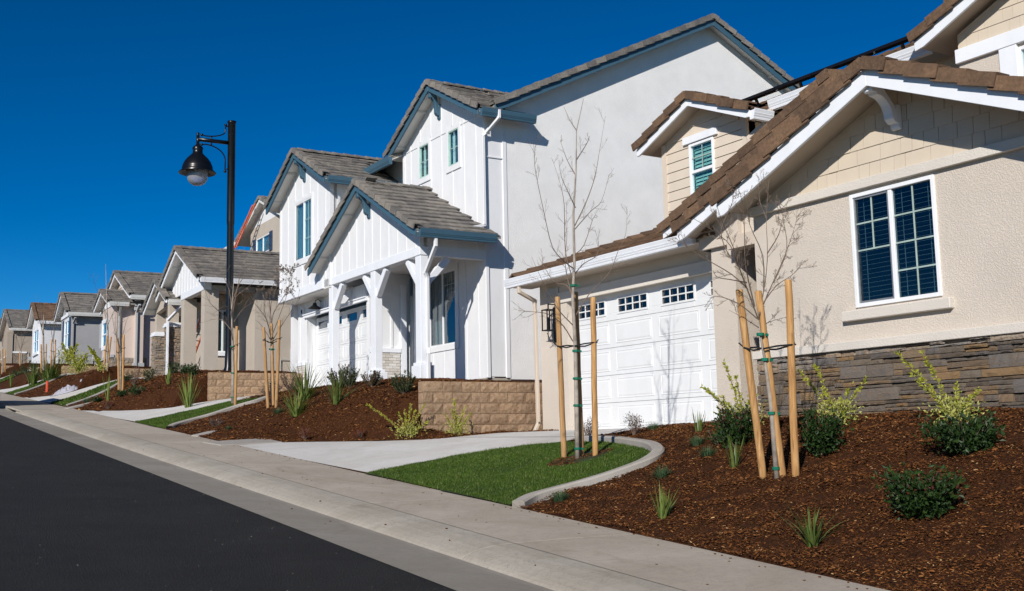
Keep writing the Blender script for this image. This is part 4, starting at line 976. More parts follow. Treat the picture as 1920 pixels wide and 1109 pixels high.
# bedroom over the garage
wt = lambda y: 8.60-.075-P2*abs(y-30.50); ww = (29.94, 31.28, 5.43, 7.18)
wall(h2, 'X', XP, 28.53, 32.64, 4.40, 7.40, 'white', holes=[ww], t=.2)
q = MB(); q.prism([(28.53, 7.4), (28.53, wt(28.53)), (30.5, wt(30.5)), (32.64, wt(32.64)), (32.64, 7.4)], MX, XP, XP+.2); q.build('gable_wall', M['white'], h2)
wall(h2, 'Y', 28.53, XP+.02, 13.6, 4.40, 7.45, 'white', t=.18); wall(h2, 'Y', 32.46, XP+.02, 13.6, 4.40, 7.45, 'white', t=.18)
battens(h2, 'X', XP, 28.6, 32.6, 4.62, lambda u: wt(u)-.02, skip=[(ww[0]-.12, ww[1]+.12, ww[2]-.14, ww[3]+.12)])
battens(h2, 'Y', 28.53, XP, 13.5, 4.62, lambda u: 7.4, step=.42)
for a, b, c, d in ((XP-.022, XP+.09, 28.505, 28.53), (XP-.022, XP, 28.53, 28.62), (XP-.022, XP, 32.55, 32.64)): box(h2, 'corner_board', 'white', a, b, c, d, 4.4, 7.35)
casing(h2, 'X', XP, *ww, w=.10); window(h2, 'X', XP, *ww, split=30.6, blind='slat_teal', tilt=.85, screen=(30.62, 31.24), grid=[(29.98, 30.57, 5.47, 7.14, 2, 3)])
box(h2, 'window_apron', 'white', XP-.034, XP, ww[0]-.1, ww[1]+.1, ww[2]-.14, ww[2]-.09)
Gable(h2, 'X', 11.13, 15.6, 30.50, 8.60, 28.10, 32.95, P2, tiles='g', fascia='blue', fh=.20, wall_a=XP, gut={'L': (11.2, 13.4, 'blue', .20)}, keepL=lambda a, b, z: a < 13.2 or z > 8.0+.49*(a-12.8))
bracket(h2, 11.15, XP, 30.52, 8.39, 7.72, .13, 'blue')
downspout(h2, [(12.9, 28.0, 7.2), (12.86, 28.03, 7.05), (12.6, 28.42, 6.8), (12.6, 28.46, 5.4)], .085, .07, 'white')
box(h2, 'band', 'trim_w', XP-.045, XP+.02, 29.0, 32.68, 4.36, 4.60, bevel=.006); box(h2, 'soffit', 'soffit_w', XP, 12.5, 28.5, 32.64, 4.34, 4.38)
# garage front below it
wall(h2, 'X', 12.10, 31.98, 32.64, 1.3, 4.34, 'white', t=.2); wall(h2, 'Y', 32.45, 12.1, 13.4, 1.3, 4.36, 'white', t=.2)
wall(h2, 'X', 12.10, 27.3, 31.98, 3.93, 4.34, 'white', t=.2)
battens(h2, 'X', 12.10, 27.4, 32.6, 4.0, lambda u: 4.33, step=.41)
q = MB(); q.box(12.03, 12.12, 27.4, 32.1, 3.86, 3.94); q.box(12.0, 12.12, 27.4, 32.1, 3.94, 3.975); q.build('garage_header', M['trim_w'], h2, bevel=.004)
wall(h2, 'Y', 31.98, 12.12, 12.45, 1.3, 3.95, 'white', t=.05)
panelled_door(h2, 12.40, 27.5, 31.95, 1.45, 3.85, 5, 4, lights='plain')
box(h2, 'corner_board', 'white', 12.075, 12.1, 32.5, 32.65, 2.5, 4.34)
# white brick skirt at the garage corner and beside the entry
def bricks(h, pl, c, u0, u1, v0, v1, cap=True):
    Q = plane(pl, c); q = MB(); pbox(q, Q, u0+.004, u1-.004, v0, v1, -.05, .0); q.build('mortar_bed', M['mortar'], h)
    v = v0; r = 0
    while v < v1-.03:
        u = u0-(.11 if r % 2 else 0)-random.uniform(0, .03)
        while u < u1:
            l = .21; a, b = max(u, u0), min(u+l, u1); u += l+.008
            if b-a < .03: continue
            q = MB(); pbox(q, Q, a, b, v+.004, min(v+.068, v1), -.062-random.uniform(0, .008), -.04); q.build('brick', M['brick'], h)
        v += .0745; r += 1
    if cap: q = MB(); pbox(q, Q, u0-.02, u1+.02, v1, v1+.12, -.09, .02); q.build('brick_cap', M['trim_w'], h, bevel=.005)
bricks(h2, "X", 12.10, 32.0, 32.68, 1.32, 2.42)
wall(h2, 'Y', 27.3, 12.1, 13.3, 1.3, 4.75, 'white', t=.2); bricks(h2, 'Y', 27.3, 12.12, 12.98, 1.42, 2.45)
for x in (12.35, 12.75): box(h2, 'batten', 'white', x-.03, x+.03, 27.28, 27.3, 2.6, 4.3)
box(h2, 'band', 'white', 12.12, 12.98, 27.275, 27.3, 4.0, 4.12); box(h2, 'door_casing', 'trim_w', 13.0, 13.16, 27.22, 27.3, 1.5, 4.3); box(h2, 'front_door_or_shade', 'greytrim', XF-.012, XF+.0, 26.98, 27.2, 1.5, 4.0)  # last box is no door: grey colour imitates the shade of the entry recess
# porch: posts with knee braces, beams, gable, ceiling
for i, (yc, bx) in enumerate(((23.14, 0), (25.74, 0), (28.56, 0))):
    pt = MB().box(XP+.02, XP+.22, yc-.14 if i else S2+.02, yc+.14 if i else S2+.30, 1.42, 4.40).build('porch_post', M['trim_w'], h2, bevel=.006)
    y0, y1 = (yc-.14, yc+.14) if i else (S2+.02, S2+.30)
    box(h2, 'post_base', 'trim_w', XP-.06, XP+.32, y0-.09, y1+.09, 1.45, 1.80, bevel=.01); box(h2, 'post_cap', 'trim_w', XP-.03, XP+.27, y0-.05, y1+.05, 1.80, 1.87, bevel=.01)
    ym = (y0+y1)/2; xm = XP+.12
    def brace(pa, pb): MB().bar(pa, pb, .14, .16).build('knee_brace', M['trim_w'], h2, bevel=.006)
    if i < 2: brace((xm, y1-.02, 3.76), (xm, y1+.54, 4.36))
    if i > 0: brace((xm, y0+.02, 3.76), (xm, y0-.54, 4.36))
    if i == 0: brace((XP+.18, ym, 3.70), (XP+.80, ym, 4.36))
    if i == 2: brace((XP+.18, ym-.02, 3.76), (XP+.68, ym-.02, 4.34))
box(h2, 'porch_beam', 'trim_w', XP-.0, XP+.24, S2, 29.02, 4.385, 4.595, bevel=.006)
box(h2, 'porch_beam', 'trim_w', XP+.24, XF-.0, S2+.01, S2+.20, 4.385, 4.62, bevel=.006)
box(h2, 'porch_ceiling', 'soffit_w', XP+.1, XF+.1, S2+.1, 28.5, 4.60, 4.63)
pt_ = lambda y: 6.67-.075-P2*abs(y-25.92)
q = MB(); q.prism([(S2+.02, 4.6), (S2+.02, pt_(S2+.02)), (25.92, pt_(25.92)), (29.0, pt_(29.0)), (29.0, 4.6)], MX, XP+.03, XP+.2); q.build('gable_wall', M['white'], h2)
battens(h2, 'X', XP+.03, S2+.05, 28.95, 4.6, lambda u: pt_(u)-.02, step=.5)
wall(h2, 'Y', S2+.02, XP+.05, XF, 4.6, 4.90, 'white', t=.15)
for x in (11.95, 12.5, 13.05): box(h2, 'batten', 'white', x-.03, x+.03, S2+.0, S2+.02, 4.62, 4.88)
box(h2, 'corner_board', 'white', XP+.0, XP+.1, S2-.0, S2+.02, 4.6, 4.9)
Gable(h2, 'X', 11.13, XF+.0, 25.92, 6.67, 22.50, 29.33, P2, tiles='g', fascia='blue', fh=.20, wall_a=XP, keepR=lambda a, b, z: a < 11.5, gut={'L': (11.2, 13.23, 'blue', .20)}, doR=True)
# the last strip of porch roof that runs on past the corner of the upper wall
q = MB(); q.prism([(22.5, 4.89), (22.98, 5.14), (22.98, 5.07), (22.5, 4.82)], MX, XF-.02, XF+.14); q.build('roof', M['tile_gs'], h2)
bracket(h2, 11.15, XP+.03, 25.94, 6.45, 5.78, .13, 'blue')
downspout(h2, [(11.62, 22.47, 4.72), (11.62, 22.47, 4.52), (XP+.1, 22.93, 3.95), (XP+.16, 22.95, 3.85), (XP+.16, 22.95, 2.2), (XP+.12, 22.86, 2.05), (XP+.12, 22.86, 1.5)], .085, .07, 'white')
# gooseneck barn light and house-number plate beside the garage
q = MB(); q.tube([(12.08, 30.75, 4.22), (11.98, 30.75, 4.30), (11.90, 30.75, 4.24), (11.88, 30.75, 4.12)], .014, 8); q.lathe([(.03, .10), (.05, .09), (.07, .02), (.19, -.06), (.20, -.075)], (11.88, 30.75, 4.08), 20); q.build('barn_light', M['black'], h2, smooth=True)
box(h2, 'address_plate', 'trim_w', 12.05, 12.08, 32.16, 32.42, 3.98, 4.22); box(h2, 'address_plate_number', 'dark', 12.046, 12.05, 32.24, 32.34, 4.03, 4.15)
finish_tiles(h2, 300)

# ================================================================= retaining walls
retaining_wall(0, 9.48, 13.6, 18.3, 1.150, 6, 'tan split-face block retaining wall between the white farmhouse and the beige house')
retaining_wall(1.6, 8.72, 13.3, 32.3, 2.19, 6, 'tan block retaining wall left of the white farmhouse, behind the staked tree on the lawn')
retaining_wall(1.6, 9.05, 12.6, 47.3, 3.32, 4, 'tan block retaining wall beside the stone porch pillars')
retaining_wall(1.6, 9.05, 12.4, 62.3, 4.46, 4, 'low tan block wall under the grey house with navy shutters')
retaining_wall(1.6, 9.15, 12.4, 77.3, 5.42, 4, 'low block wall below the small white house with rusty roof')
retaining_wall(1.6, 9.3, 12.4, 92.3, 6.55, 3, 'low block wall below the brown house at far left')

# ================================================================= houses further up the street
Y3 = 1.6
def gas_meter(h, x, y, z):
    q = MB(); q.tube([(x, y-.06, z), (x, y-.06, z+1.0), (x+.04, y, z+1.0)], .022, 8); q.build('vent_pipe', M['pvc'], h)
    q = MB(); q.tube([(x-.35, y-.05, z), (x-.35, y-.05, z+.62), (x-.05, y-.06, z+.62)], .018, 8); q.build('gas_riser', M['pvc'], h)
    q = MB(); q.box(x-.02, x+.2, y-.22, y-.04, z+.36, z+.62); q.tube([(x+.09, y-.13, z+.3), (x+.09, y-.13, z+.66)], .07, 10); q.build('gas_meter', M['greytrim'], h, bevel=.02)
def column(h, x0, x1, y0, y1, z0, z1, mat='tan_st', base=None, cap=None, bmat='trim_w'):
    box(h, 'porch_column', mat, x0, x1, y0, y1, z0, z1)
    if base: box(h, 'column_base', bmat, x0-.06, x1+.06, y0-.06, y1+.06, z0, z0+base, bevel=.01)
    if cap: box(h, 'column_cap', bmat, x0-.07, x1+.07, y0-.07, y1+.07, z1-cap, z1, bevel=.01)
def front_gable_wall(h, X, y0, y1, z0, ypk, top, mat, t=.2):
    q = MB(); q.prism([(y0, z0), (y0, top(y0)), (ypk, top(ypk)), (y1, top(y1)), (y1, z0)], MX, X, X+t); return q.build('gable_wall', M[mat], h)

# --- house 3: tan stucco, wide porch gable at the near corner, stone-pillared entry
h3 = thing('house', (10.5, 40, 2.5), Y3, 'tan stucco house with square porch columns and stone entry pillars, next to the farmhouse', 'house', 'houses along the street')
p3 = .475
wall(h3, 'Y', 37.0, 11.5, 20, 2.45, 5.42, 'tan_st', t=.2); wall(h3, 'X', 11.5, 37.2, 39.0, 2.45, 5.4, 'tan_st', t=.2)
w3 = (10.75, 11.22, 3.35, 4.85)
wall(h3, 'Y', 39.0, 10.3, 11.5, 2.45, 5.4, 'tan_st', holes=[w3], t=.15); window(h3, 'Y', 39.0, *w3, split=10.95)
box(h3, 'window_sill', 'trim_w', 10.68, 11.3, 38.93, 39.0, 3.22, 3.35)
wall(h3, 'X', 10.9, 39.15, 44.8, 2.45, 5.5, 'tan_st', holes=[(40.6, 41.7, 2.5, 4.6)], t=.15); box(h3, 'front_door_or_shade', 'greytrim', 10.95, 11.0, 40.6, 41.7, 2.5, 4.6); box(h3, 'door_header', 'trim_w', 10.84, 10.9, 40.4, 42.0, 4.6, 4.85, bevel=.006)
column(h3, 9.78, 10.25, 37.0, 37.45, 2.45, 5.30, base=.12, bmat='tan_st'); column(h3, 9.78, 10.22, 39.72, 40.16, 2.45, 5.30, base=.12, bmat='tan_st')
box(h3, 'porch_beam', 'trim_w', 9.76, 10.0, 36.98, 40.2, 5.28, 5.52, bevel=.006); box(h3, 'porch_beam', 'tan_st', 10.0, 11.55, 37.0, 37.2, 5.26, 5.44); box(h3, 'porch_ceiling', 'soffit', 9.8, 11.5, 37.1, 40.2, 5.42, 5.44)
t3 = lambda y: 7.05-.075-p3*abs(y-39.58)
front_gable_wall(h3, 9.79, 37.02, 42.0, 5.50, 39.58, t3, 'white', .15)
battens(h3, 'X', 9.79, 37.1, 41.9, 5.52, lambda u: t3(u)-.02, step=.41)
Gable(h3, 'X', 9.43, 20, 39.58, 7.05, 36.55, 42.6, p3, tiles='g', fascia='trim_w', fh=.17, wall_a=9.8, gut={'L': (9.5, 19, 'trim_w', .16)}, keepL=lambda a, b, z: a < 15.5, keepR=lambda a, b, z: a < 11, )
# entry gable on stone pillars
def pillar(h, x0, y0, z0, zs, z1, w=.52, ww=.34, parts=False):
    for pl, c, u0, u1 in (('X', x0, y0, y0+w), ('Y', y0, x0, x0+w)): ledge_stones(h, pl, c+.045, u0, u1, z0, zs, parts=False, lmin=.12, lmax=.3)
    box(h, 'pillar_core', 'dark', x0+.04, x0+w, y0+.04, y0+w, z0-.3, zs)
    box(h, 'pillar_cap', 'trim_w', x0-.05, x0+w+.05, y0-.05, y0+w+.05, zs, zs+.09, bevel=.01); box(h, 'pillar_cap', 'trim_w', x0-.02, x0+w+.02, y0-.02, y0+w+.02, zs+.09, zs+.17, bevel=.01)
    box(h, 'pillar_post', 'tan_st', x0+.09, x0+.09+ww, y0+.09, y0+.09+ww, zs+.17, z1)
pillar(h3, 9.75, 42.05, 2.4, 4.52, 5.6); pillar(h3, 9.75, 44.15, 2.45, 4.36, 5.6)
te = lambda y: 6.30-.075-.49*abs(y-42.75)
q = MB(); q.prism([(41.6, 5.45), (41.6, te(41.6)), (42.75, te(42.75)), (44.4, te(44.4)), (44.4, 5.25)], MX, 9.82, 10.0); q.build('gable_wall', M['tan_st'], h3)
Gable(h3, 'X', 9.43, 12.6, 42.75, 6.30, 40.9, 44.75, .49, tiles='g', fascia='trim_w', fh=.15, wall_a=9.8, gut={'L': (9.48, 10.35, 'offwhite', .2)})
downspout(h3, [(9.95, 40.85, 5.3), (9.95, 40.9, 5.15), (9.72, 41.9, 4.75), (9.72, 41.9, 2.55)], .1, .08, 'trim_w')
gas_meter(h3, 12.75, 37.0, 2.35)
# upper storey set back, with navy shutters
u3 = (17.500, 54.027, 10.359); 
GX = 16.5
ya, yb = 53.919, 49.525; zp = 11.906; yp = 51.380
yl = 55.389; zl_ = 10.294
pu = (zp-zl_)/(yl-yp)
wu3 = (50.859, 52.944, 9.299, 10.142)
tu = lambda y: zp-.08-pu*abs(y-yp)
wall(h3, 'X', GX, yp-(ya-yp)*.9, ya, 6.4, tu(ya), 'tan_st', holes=[wu3], t=.2); front_gable_wall(h3, GX, yp-(ya-yp)*.9, ya, tu(ya), yp, tu, 'white')
wall(h3, 'Y', yp-(ya-yp)*.9, GX+.1, 26, 5.5, tu(ya), 'tan_st', t=.2)
window(h3, 'X', GX, *wu3, split=(wu3[0]+wu3[1])/2, blind='slat_teal', tilt=.85)
for a, b in ((wu3[0]-.42, wu3[0]-.03), (wu3[1]+.03, wu3[1]+.42)):
    sh = box(h3, 'shutter', 'navy', GX-.05, GX, a, b, wu3[2]-.05, wu3[3]+.05, bevel=.006)
    for zz in (wu3[2]+.18, wu3[3]-.22): box(h3, 'shutter_rail', 'navy', GX-.07, GX-.05, a+.01, b-.01, zz, zz+.10)
Gable(h3, 'X', GX-.35, 24, yp, zp, 2*yp-yl, yl, pu, tiles='g', fascia='offwhite', fh=.2, wall_a=GX, doR=False, keepL=lambda a, b, z: a < 21)
box(h3, 'gutter', 'offwhite', 16.0, 16.15, yl-.3, yl+2.2, zl_-.12, zl_+.06)
finish_tiles(h3, 300)

# --- house 4: pinkish lap siding, two stepped gables
h4 = thing('house', (10.8, 56, 3.6), Y3, 'pinkish lap-sided house with two stepped white-trimmed gables behind a pair of staked trees', 'house', 'houses along the street')
p4 = .42; S4 = 52.0
wall(h4, 'Y', S4+1.2, 11.6, 20, 3.55, 6.9, 'tan_st', t=.2)
column(h4, 10.62, 10.98, S4, S4+.36, 3.6, 6.45, mat='pink_sd', base=.3, cap=.16, bmat='greytrim'); column(h4, 10.62, 10.98, 55.3, 55.66, 3.6, 6.45, mat='pink_sd', cap=.16, bmat='greytrim')
box(h4, 'porch_beam', 'trim_w', 10.58, 10.85, S4-.02, 55.9, 6.5, 6.76, bevel=.006); box(h4, 'porch_beam', 'greytrim', 10.85, 12.4, S4, S4+.2, 6.5, 6.8); box(h4, 'porch_ceiling', 'soffit', 10.7, 12.6, S4+.1, 56, 6.74, 6.78)
wall(h4, 'X', 12.3, S4, 60.0, 3.55, 6.8, 'tan_st', t=.2); wall(h4, 'Y', 55.6, 10.9, 12.4, 3.55, 6.6, 'pink_sd', t=.15)
q = MB(); q.box(11.55, 12.2, 55.56, 55.6, 3.65, 6.0); q.build('front_door_or_shade', M['pink_sd'], h4); box(h4, 'door_handle', 'black', 11.62, 11.67, 55.50, 55.56, 4.6, 4.9)
t4 = lambda y: 8.45-.075-p4*abs(y-55.17)
front_gable_wall(h4, 10.62, S4+.05, 58.2, 6.74, 55.17, t4, 'pink_sd')
def lap_rows(h, X, y0, y1, z0, z1, topf, step=.2):
    z = z0
    while z < z1:
        a, b = y0, y1
        while a < (y0+y1)/2 and topf(a) < z+.12: a += .05
        while b > (y0+y1)/2 and topf(b) < z+.12: b -= .05
        if b-a > .2:
            q = MB(); q.add([(X-.03, a, z), (X-.03, b, z), (X-.006, b, z+step-.012), (X-.006, a, z+step-.012), (X, a, z), (X, b, z)], [(0, 1, 2, 3), (0, 4, 5, 1)]); q.build('lap_board', M['pink_sd'], h)
        z += step
lap_rows(h4, 10.62, S4+.1, 58, 6.76, 8.3, lambda y: t4(y)-.05)
Gable(h4, 'X', 10.27, 20, 55.17, 8.45, S4-.45, 58.8, p4, tiles='g', fascia='trim_w', fh=.19, wall_a=10.62, gut={'L': (10.3, 17, 'offwhite', .2)}, keepL=lambda a, b, z: a < 15, doR=False)
downspout(h4, [(10.7, S4-.42, 6.5), (10.66, S4-.05, 6.2), (10.66, S4-.05, 3.7)], .11, .09, 'greytrim')
# nearer small gable over the front room
XR = 9.75; ys0 = 51.242; ys1 = 55.907; yp4 = 53.695; zp4 = 7.315; zr4 = 6.629; yr4 = 51.930
pr4 = (zp4-zr4)/(yp4-yr4); ts = lambda y: zp4-.08-pr4*abs(y-yp4)
ywn, ywf = yr4+.35, 2*yp4-yr4-.35
w4 = (54.005, 55.077, 4.795, 5.993)
wall(h4, 'X', XR, ywn, ywf, 3.2, ts(ywn), 'pink_sd', holes=[w4], t=.2); front_gable_wall(h4, XR, ywn, ywf, ts(ywn), yp4, ts, 'pink_sd'); wall(h4, 'Y', ywn, XR+.1, 12.3, 3.2, ts(ywn), 'pink_sd', t=.2)
lap_rows(h4, XR, ywn+.05, ywf-.05, ts(ywn)+.1, zp4-.2, lambda y: ts(y)-.05)
window(h4, 'X', XR, *w4, hsplit=(w4[2]+w4[3])/2, fw=.06, blind='slat_teal', tilt=.85); casing(h4, 'X', XR, *w4, w=.12, mat='trim_w')
for a, b in ((w4[0]-.55, w4[0]-.14), (w4[1]+.14, w4[1]+.55)): box(h4, 'shutter', 'greytrim', XR-.05, XR, a, b, w4[2], w4[3], bevel=.005)
box(h4, 'band', 'trim_w', XR-.03, XR, ywn, ywf, ts(ywn)-.12, ts(ywn)+.1)
box(h4, 'stone_skirt_core', 'dark', XR-.01, XR+.05, ywn, ywf, 3.1, 4.2); ledge_stones(h4, 'X', XR-.01, ywn, ywf, 3.2, 4.15, parts=False, lmin=.2, lmax=.5); ledge_stones(h4, 'Y', ywn-.01, XR, 11.2, 3.2, 4.15, parts=False, lmin=.2, lmax=.5); box(h4, 'window_sill', 'greytrim', XR-.12, XR+.02, ywn-.05, ywf, 4.15, 4.28)
Gable(h4, 'X', 9.4, 12.6, yp4, zp4, yr4, 2*yp4-yr4, pr4, tiles='g', fascia='trim_w', fh=.16, wall_a=XR, doR=False, gut={'L': (9.45, 10.3, 'offwhite', .18)})
downspout(h4, [(9.95, yr4, zr4-.2), (9.95, ywn-.05, zr4-.6), (9.95, ywn-.05, 3.5)], .1, .08, 'greytrim')
finish_tiles(h4, 220)

def far_house(S, xc, zb, pk, zpk, half, pitch, eave_top, wallm, label, tiles='g', win=None, shutters=None, trim='offwhite', X1=18, stone=None, sidem=None, meter=True, front=None):
    h = thing('house', (xc, S+3, zb), Y3, label, 'house', 'houses along the street')
    top = lambda y: zpk-.08-pitch*abs(y-pk); yn = S; yf = 2*pk-S+.0
    wall(h, 'X', xc, yn, yf, zb-.3, top(yn), wallm, holes=[win] if win else [], t=.2); front_gable_wall(h, xc, yn, yf, top(yn), pk, top, wallm)
    wall(h, 'Y', yn, xc+.15, X1, zb-.3, top(yn), sidem or wallm, t=.2); wall(h, 'X', xc+2.6, yf-.5, yf+6, zb-.3, top(yn)-.1, wallm, t=.2)
    if win: window(h, 'X', xc, *win, split=(win[0]+win[1])/2, hsplit=(win[2]+win[3])/2, fw=.06, blind='slat_teal', tilt=.85); casing(h, 'X', xc, *win, w=.1, mat='trim_w'); box(h, 'window_sill', 'trim_w', xc-.12, xc, win[0]-.18, win[1]+.18, win[2]-.2, win[2]-.08)
    if shutters:
        for a, b in ((win[0]-.55, win[0]-.11), (win[1]+.11, win[1]+.55)): box(h, 'shutter', 'navy', xc-.06, xc, a, b, win[2]-.1, win[3]+.1, bevel=.005)
    Gable(h, 'X', xc-.35, X1, pk, zpk, pk-half, pk+half, pitch, tiles=tiles, fascia='trim_w', fh=.18, wall_a=xc, doR=False, gut={'L': (xc-.3, X1-.5, trim, .2)}, keepL=lambda a, b, z: a < xc+5)
    if meter: gas_meter(h, xc+1.15, yn, zb-.05)
    if stone: box(h, 'stone_core', 'dark', xc-.01, xc+.05, yn-.01, yf, zb-.3, zb+.9); ledge_stones(h, 'X', xc-.01, yn, yf, zb-.2, zb+.9, parts=False, lmin=.2, lmax=.5); ledge_stones(h, 'Y', yn-.01, xc, xc+.95, zb-.2, zb+.9, parts=False, lmin=.2, lmax=.5); box(h, 'band', 'trim_w', xc-.1, xc+1.0, yn-.08, yf, zb+.9, zb+1.02)
    return h
h5 = far_house(67.0, 10.196, 4.85, 69.0, 9.15, 2.4, .56, 7.68, 'grey_st', 'grey stucco house with navy shutters and a grey tile roof', win=(67.9, 69.6, 5.95, 7.55), shutters=True)
box(h5, 'band', 'trim_w', 10.14, 10.196, 67.1, 70.9, 7.78, 7.95)
downspout(h5, [(10.3, 66.6, 7.5), (10.24, 66.94, 7.2), (10.24, 66.94, 4.9)], .1, .08, 'grey_st')
finish_tiles(h5, 0)
h6 = far_house(82.0, 10.467, 5.95, 84.2, 10.35, 2.6, .56, 8.73, 'white', 'small white-sided house with a rusty brown tile roof and tall white windows', tiles='r', win=(83.0, 85.3, 6.9, 8.5), sidem='white2_st', trim='trim_w')
finish_tiles(h6, 0)
h7 = far_house(97.0, 10.378, 7.0, 101.2, 11.8, 4.6, .42, 9.79, 'brown_st', 'brown stucco house with stone skirt, second from the far left edge', win=(99.2, 101.0, 8.1, 9.4), stone=True)
column(h7, 9.9, 10.3, 96.9, 97.3, 6.9, 9.6, mat='brown_st'); finish_tiles(h7, 0)
h8 = far_house(112.0, 10.5, 8.1, 116, 12.6, 4.4, .42, 10.9, 'tan_st', 'tan house with grey roof, cut off by the left edge', win=None); finish_tiles(h8, 0)

# orange ladders: one against the upper gable, one inside the porch
def ladder(p, q_, w, label, wd=(0, 1, 0)):
    t = thing('ladder', p, Y3, label, 'ladder', 'orange ladders'); p, q_, wd = Vector(p), Vector(q_), Vector(wd)
    for s_ in (-.5, .5): MB().bar(p+wd*w*s_, q_+wd*w*s_, .035, .09).build('rail', M['ladder'], t)
    L = (q_-p).length; n = int(L/.3)
    for i in range(1, n): c = p+(q_-p)*i/n; MB().bar(c-wd*w*.5, c+wd*w*.5, .03, .03).build('rung', M['alum'], t)
ladder((15.700, 53.928, 9.805), (15.950, 51.656, 11.627), .42, 'orange ladder leaning up to the gable of the upper storey')
ladder((10.500, 41.682, 3.335), (10.600, 40.057, 4.722), .40, 'orange ladder standing inside the columned porch', wd=(.8, .6, 0))

# ================================================================= street lamp
lp = (9.443, 33.000, 2.263)
lt = (9.459, 33.000, 9.979)
lm = thing('street_lamp', (lp[0], 33.0, 2.0), Y3, 'tall black street lamp with a bell shade and clear globe above the block wall', 'street lamp')
lx = (lp[0]+lt[0])/2+.02; ztp = lt[2]
q = MB(); q.lathe([(.16, 1.6), (.16, 2.3), (.125, 2.4), (.108, 3.0), (.104, 6.7), (.116, 6.78), (.118, 6.86), (.118, ztp-.08), (.135, ztp-.05), (.135, ztp), (0, ztp)], (lx, 33.0, 0), 20); q.build('pole', M['black'], lm, smooth=True)
az_ = ztp-.69; hx = 8.442
q = MB(); q.tube([(lx, 33, az_), (hx, 33, az_)], .062, 10); q.tube([(hx, 33, az_-.2), (hx, 33, az_+.12)], .05, 10); q.lathe([(0, .22), (.04, .2), (.05, .16), (.03, .12), (.045, .10)], (hx, 33, az_), 12); q.build('arm', M['black'], lm, smooth=True)
q = MB()
for sg, w_, h_ in ((1, .62, .42), (-1, .62, .78)):
    pts = [(lx-.19-w_*(1-math.sin(i/8*math.pi/2)), 33, az_+sg*(.13+h_*.55*(1-math.cos(i/8*math.pi/2)))) for i in range(9)]
    pts = [(pts[0][0]-.10, 33, pts[0][2]+.02*sg)]+pts+[(pts[-1][0], 33, az_+sg*(.13+h_))]
    q.tube(pts, .02, 8)
    for p in (pts[0], pts[-1]): q.lathe([(0, -.05), (.045, -.02), (.045, .02), (0, .05)], p, 10)
    q.bar((lx-.62, 33, az_), (lx-.62, 33, az_+sg*.14), .035, .035); q.bar((lx-.2, 33, az_+sg*(.13+h_*.9)), (lx-.09, 33, az_+sg*(.13+h_*.9)), .03, .03)
q.build('scroll', M['black'], lm, smooth=True)
zs = az_-.17
q = MB(); q.lathe([(.055, .02), (.07, -.02), (.13, -.06), (.165, -.12), (.145, -.18), (.15, -.27), (.22, -.34), (.31, -.43), (.39, -.54), (.44, -.66), (.46, -.74), (.45, -.78), (.555, -.87), (.54, -.89), (.44, -.84), (.33, -.80)], (hx, 33, zs), 32); q.build('shade', M['black'], lm, smooth=True)
q = MB(); q.lathe([(.30, -.80), (.312, -.92), (.305, -1.02), (.275, -1.12), (.21, -1.20), (.12, -1.255), (0, -1.275)], (hx, 33, zs), 28); q.build('globe', M['lampglass'], lm, smooth=True)
q = MB(); q.lathe([(.10, -.78), (.11, -.86), (.08, -.95), (.03, -.97), (0, -.98)], (hx, 33, zs), 14); q.build('reflector', M['metal'], lm, smooth=True)

# ================================================================= parked van at the far kerb side, only its edge in view
v0 = (3.45, 41.2); vx = from_lat(3.13, 41.4)
van = thing('parked_van', (vx[0], vx[1], -1.42+SG*vx[1]-.13), 0, 'white van parked by the kerb, cut off by the left edge', 'van')
van.rotation_euler = (math.atan(SG), 0, -SA); BASE[van.name] = Vector((0, 0, 0))
prof = [(0, .45), (0, 1.15), (.12, 1.95), (.35, 2.05), (3.6, 2.05), (4.0, 1.9), (4.55, 1.22), (5.2, 1.02), (5.35, .8), (5.35, .42)]
q = MB(); q.prism(prof, lambda p, z, w: (w, p, z), -.93, .93); q.build('body', M['carw'], van, bevel=.05)
for x_ in (.80, -.80):
    for y_ in (.95, 4.25):
        q = MB(); q.prism([(y_+.35*math.cos(a), .35+.35*math.sin(a)) for a in [i*math.pi/10 for i in range(20)]], lambda p, z, w: (w, p, z), x_-.12, x_+.13+.02); q.build('wheel', M['tyre'], van, bevel=.02)
q = MB(); q.prism([(.5, 1.25), (.55, 1.85), (3.55, 1.85), (3.9, 1.7), (4.3, 1.25)], lambda p, z, w: (w, p, z), .925, .94); q.build('side_window', M['carglass'], van)
q = MB(); q.box(-.7, .7, -.015, .0, 1.2, 1.8); q.build('rear_window', M['carglass'], van)
for x_ in (-.85, .75): q = MB(); q.box(x_, x_+.12, -.03, .0, .85, 1.25); q.build('tail_light', M['redlens'], van)
q = MB(); q.box(.93, 1.23, 3.75, 3.95, 1.15, 1.38); q.build('wing_mirror', M['carw'], van, bevel=.05)
q = MB(); q.box(-.95, .95, -.12, .05, .42, .62); q.build('bumper', M['carw'], van, bevel=.03)

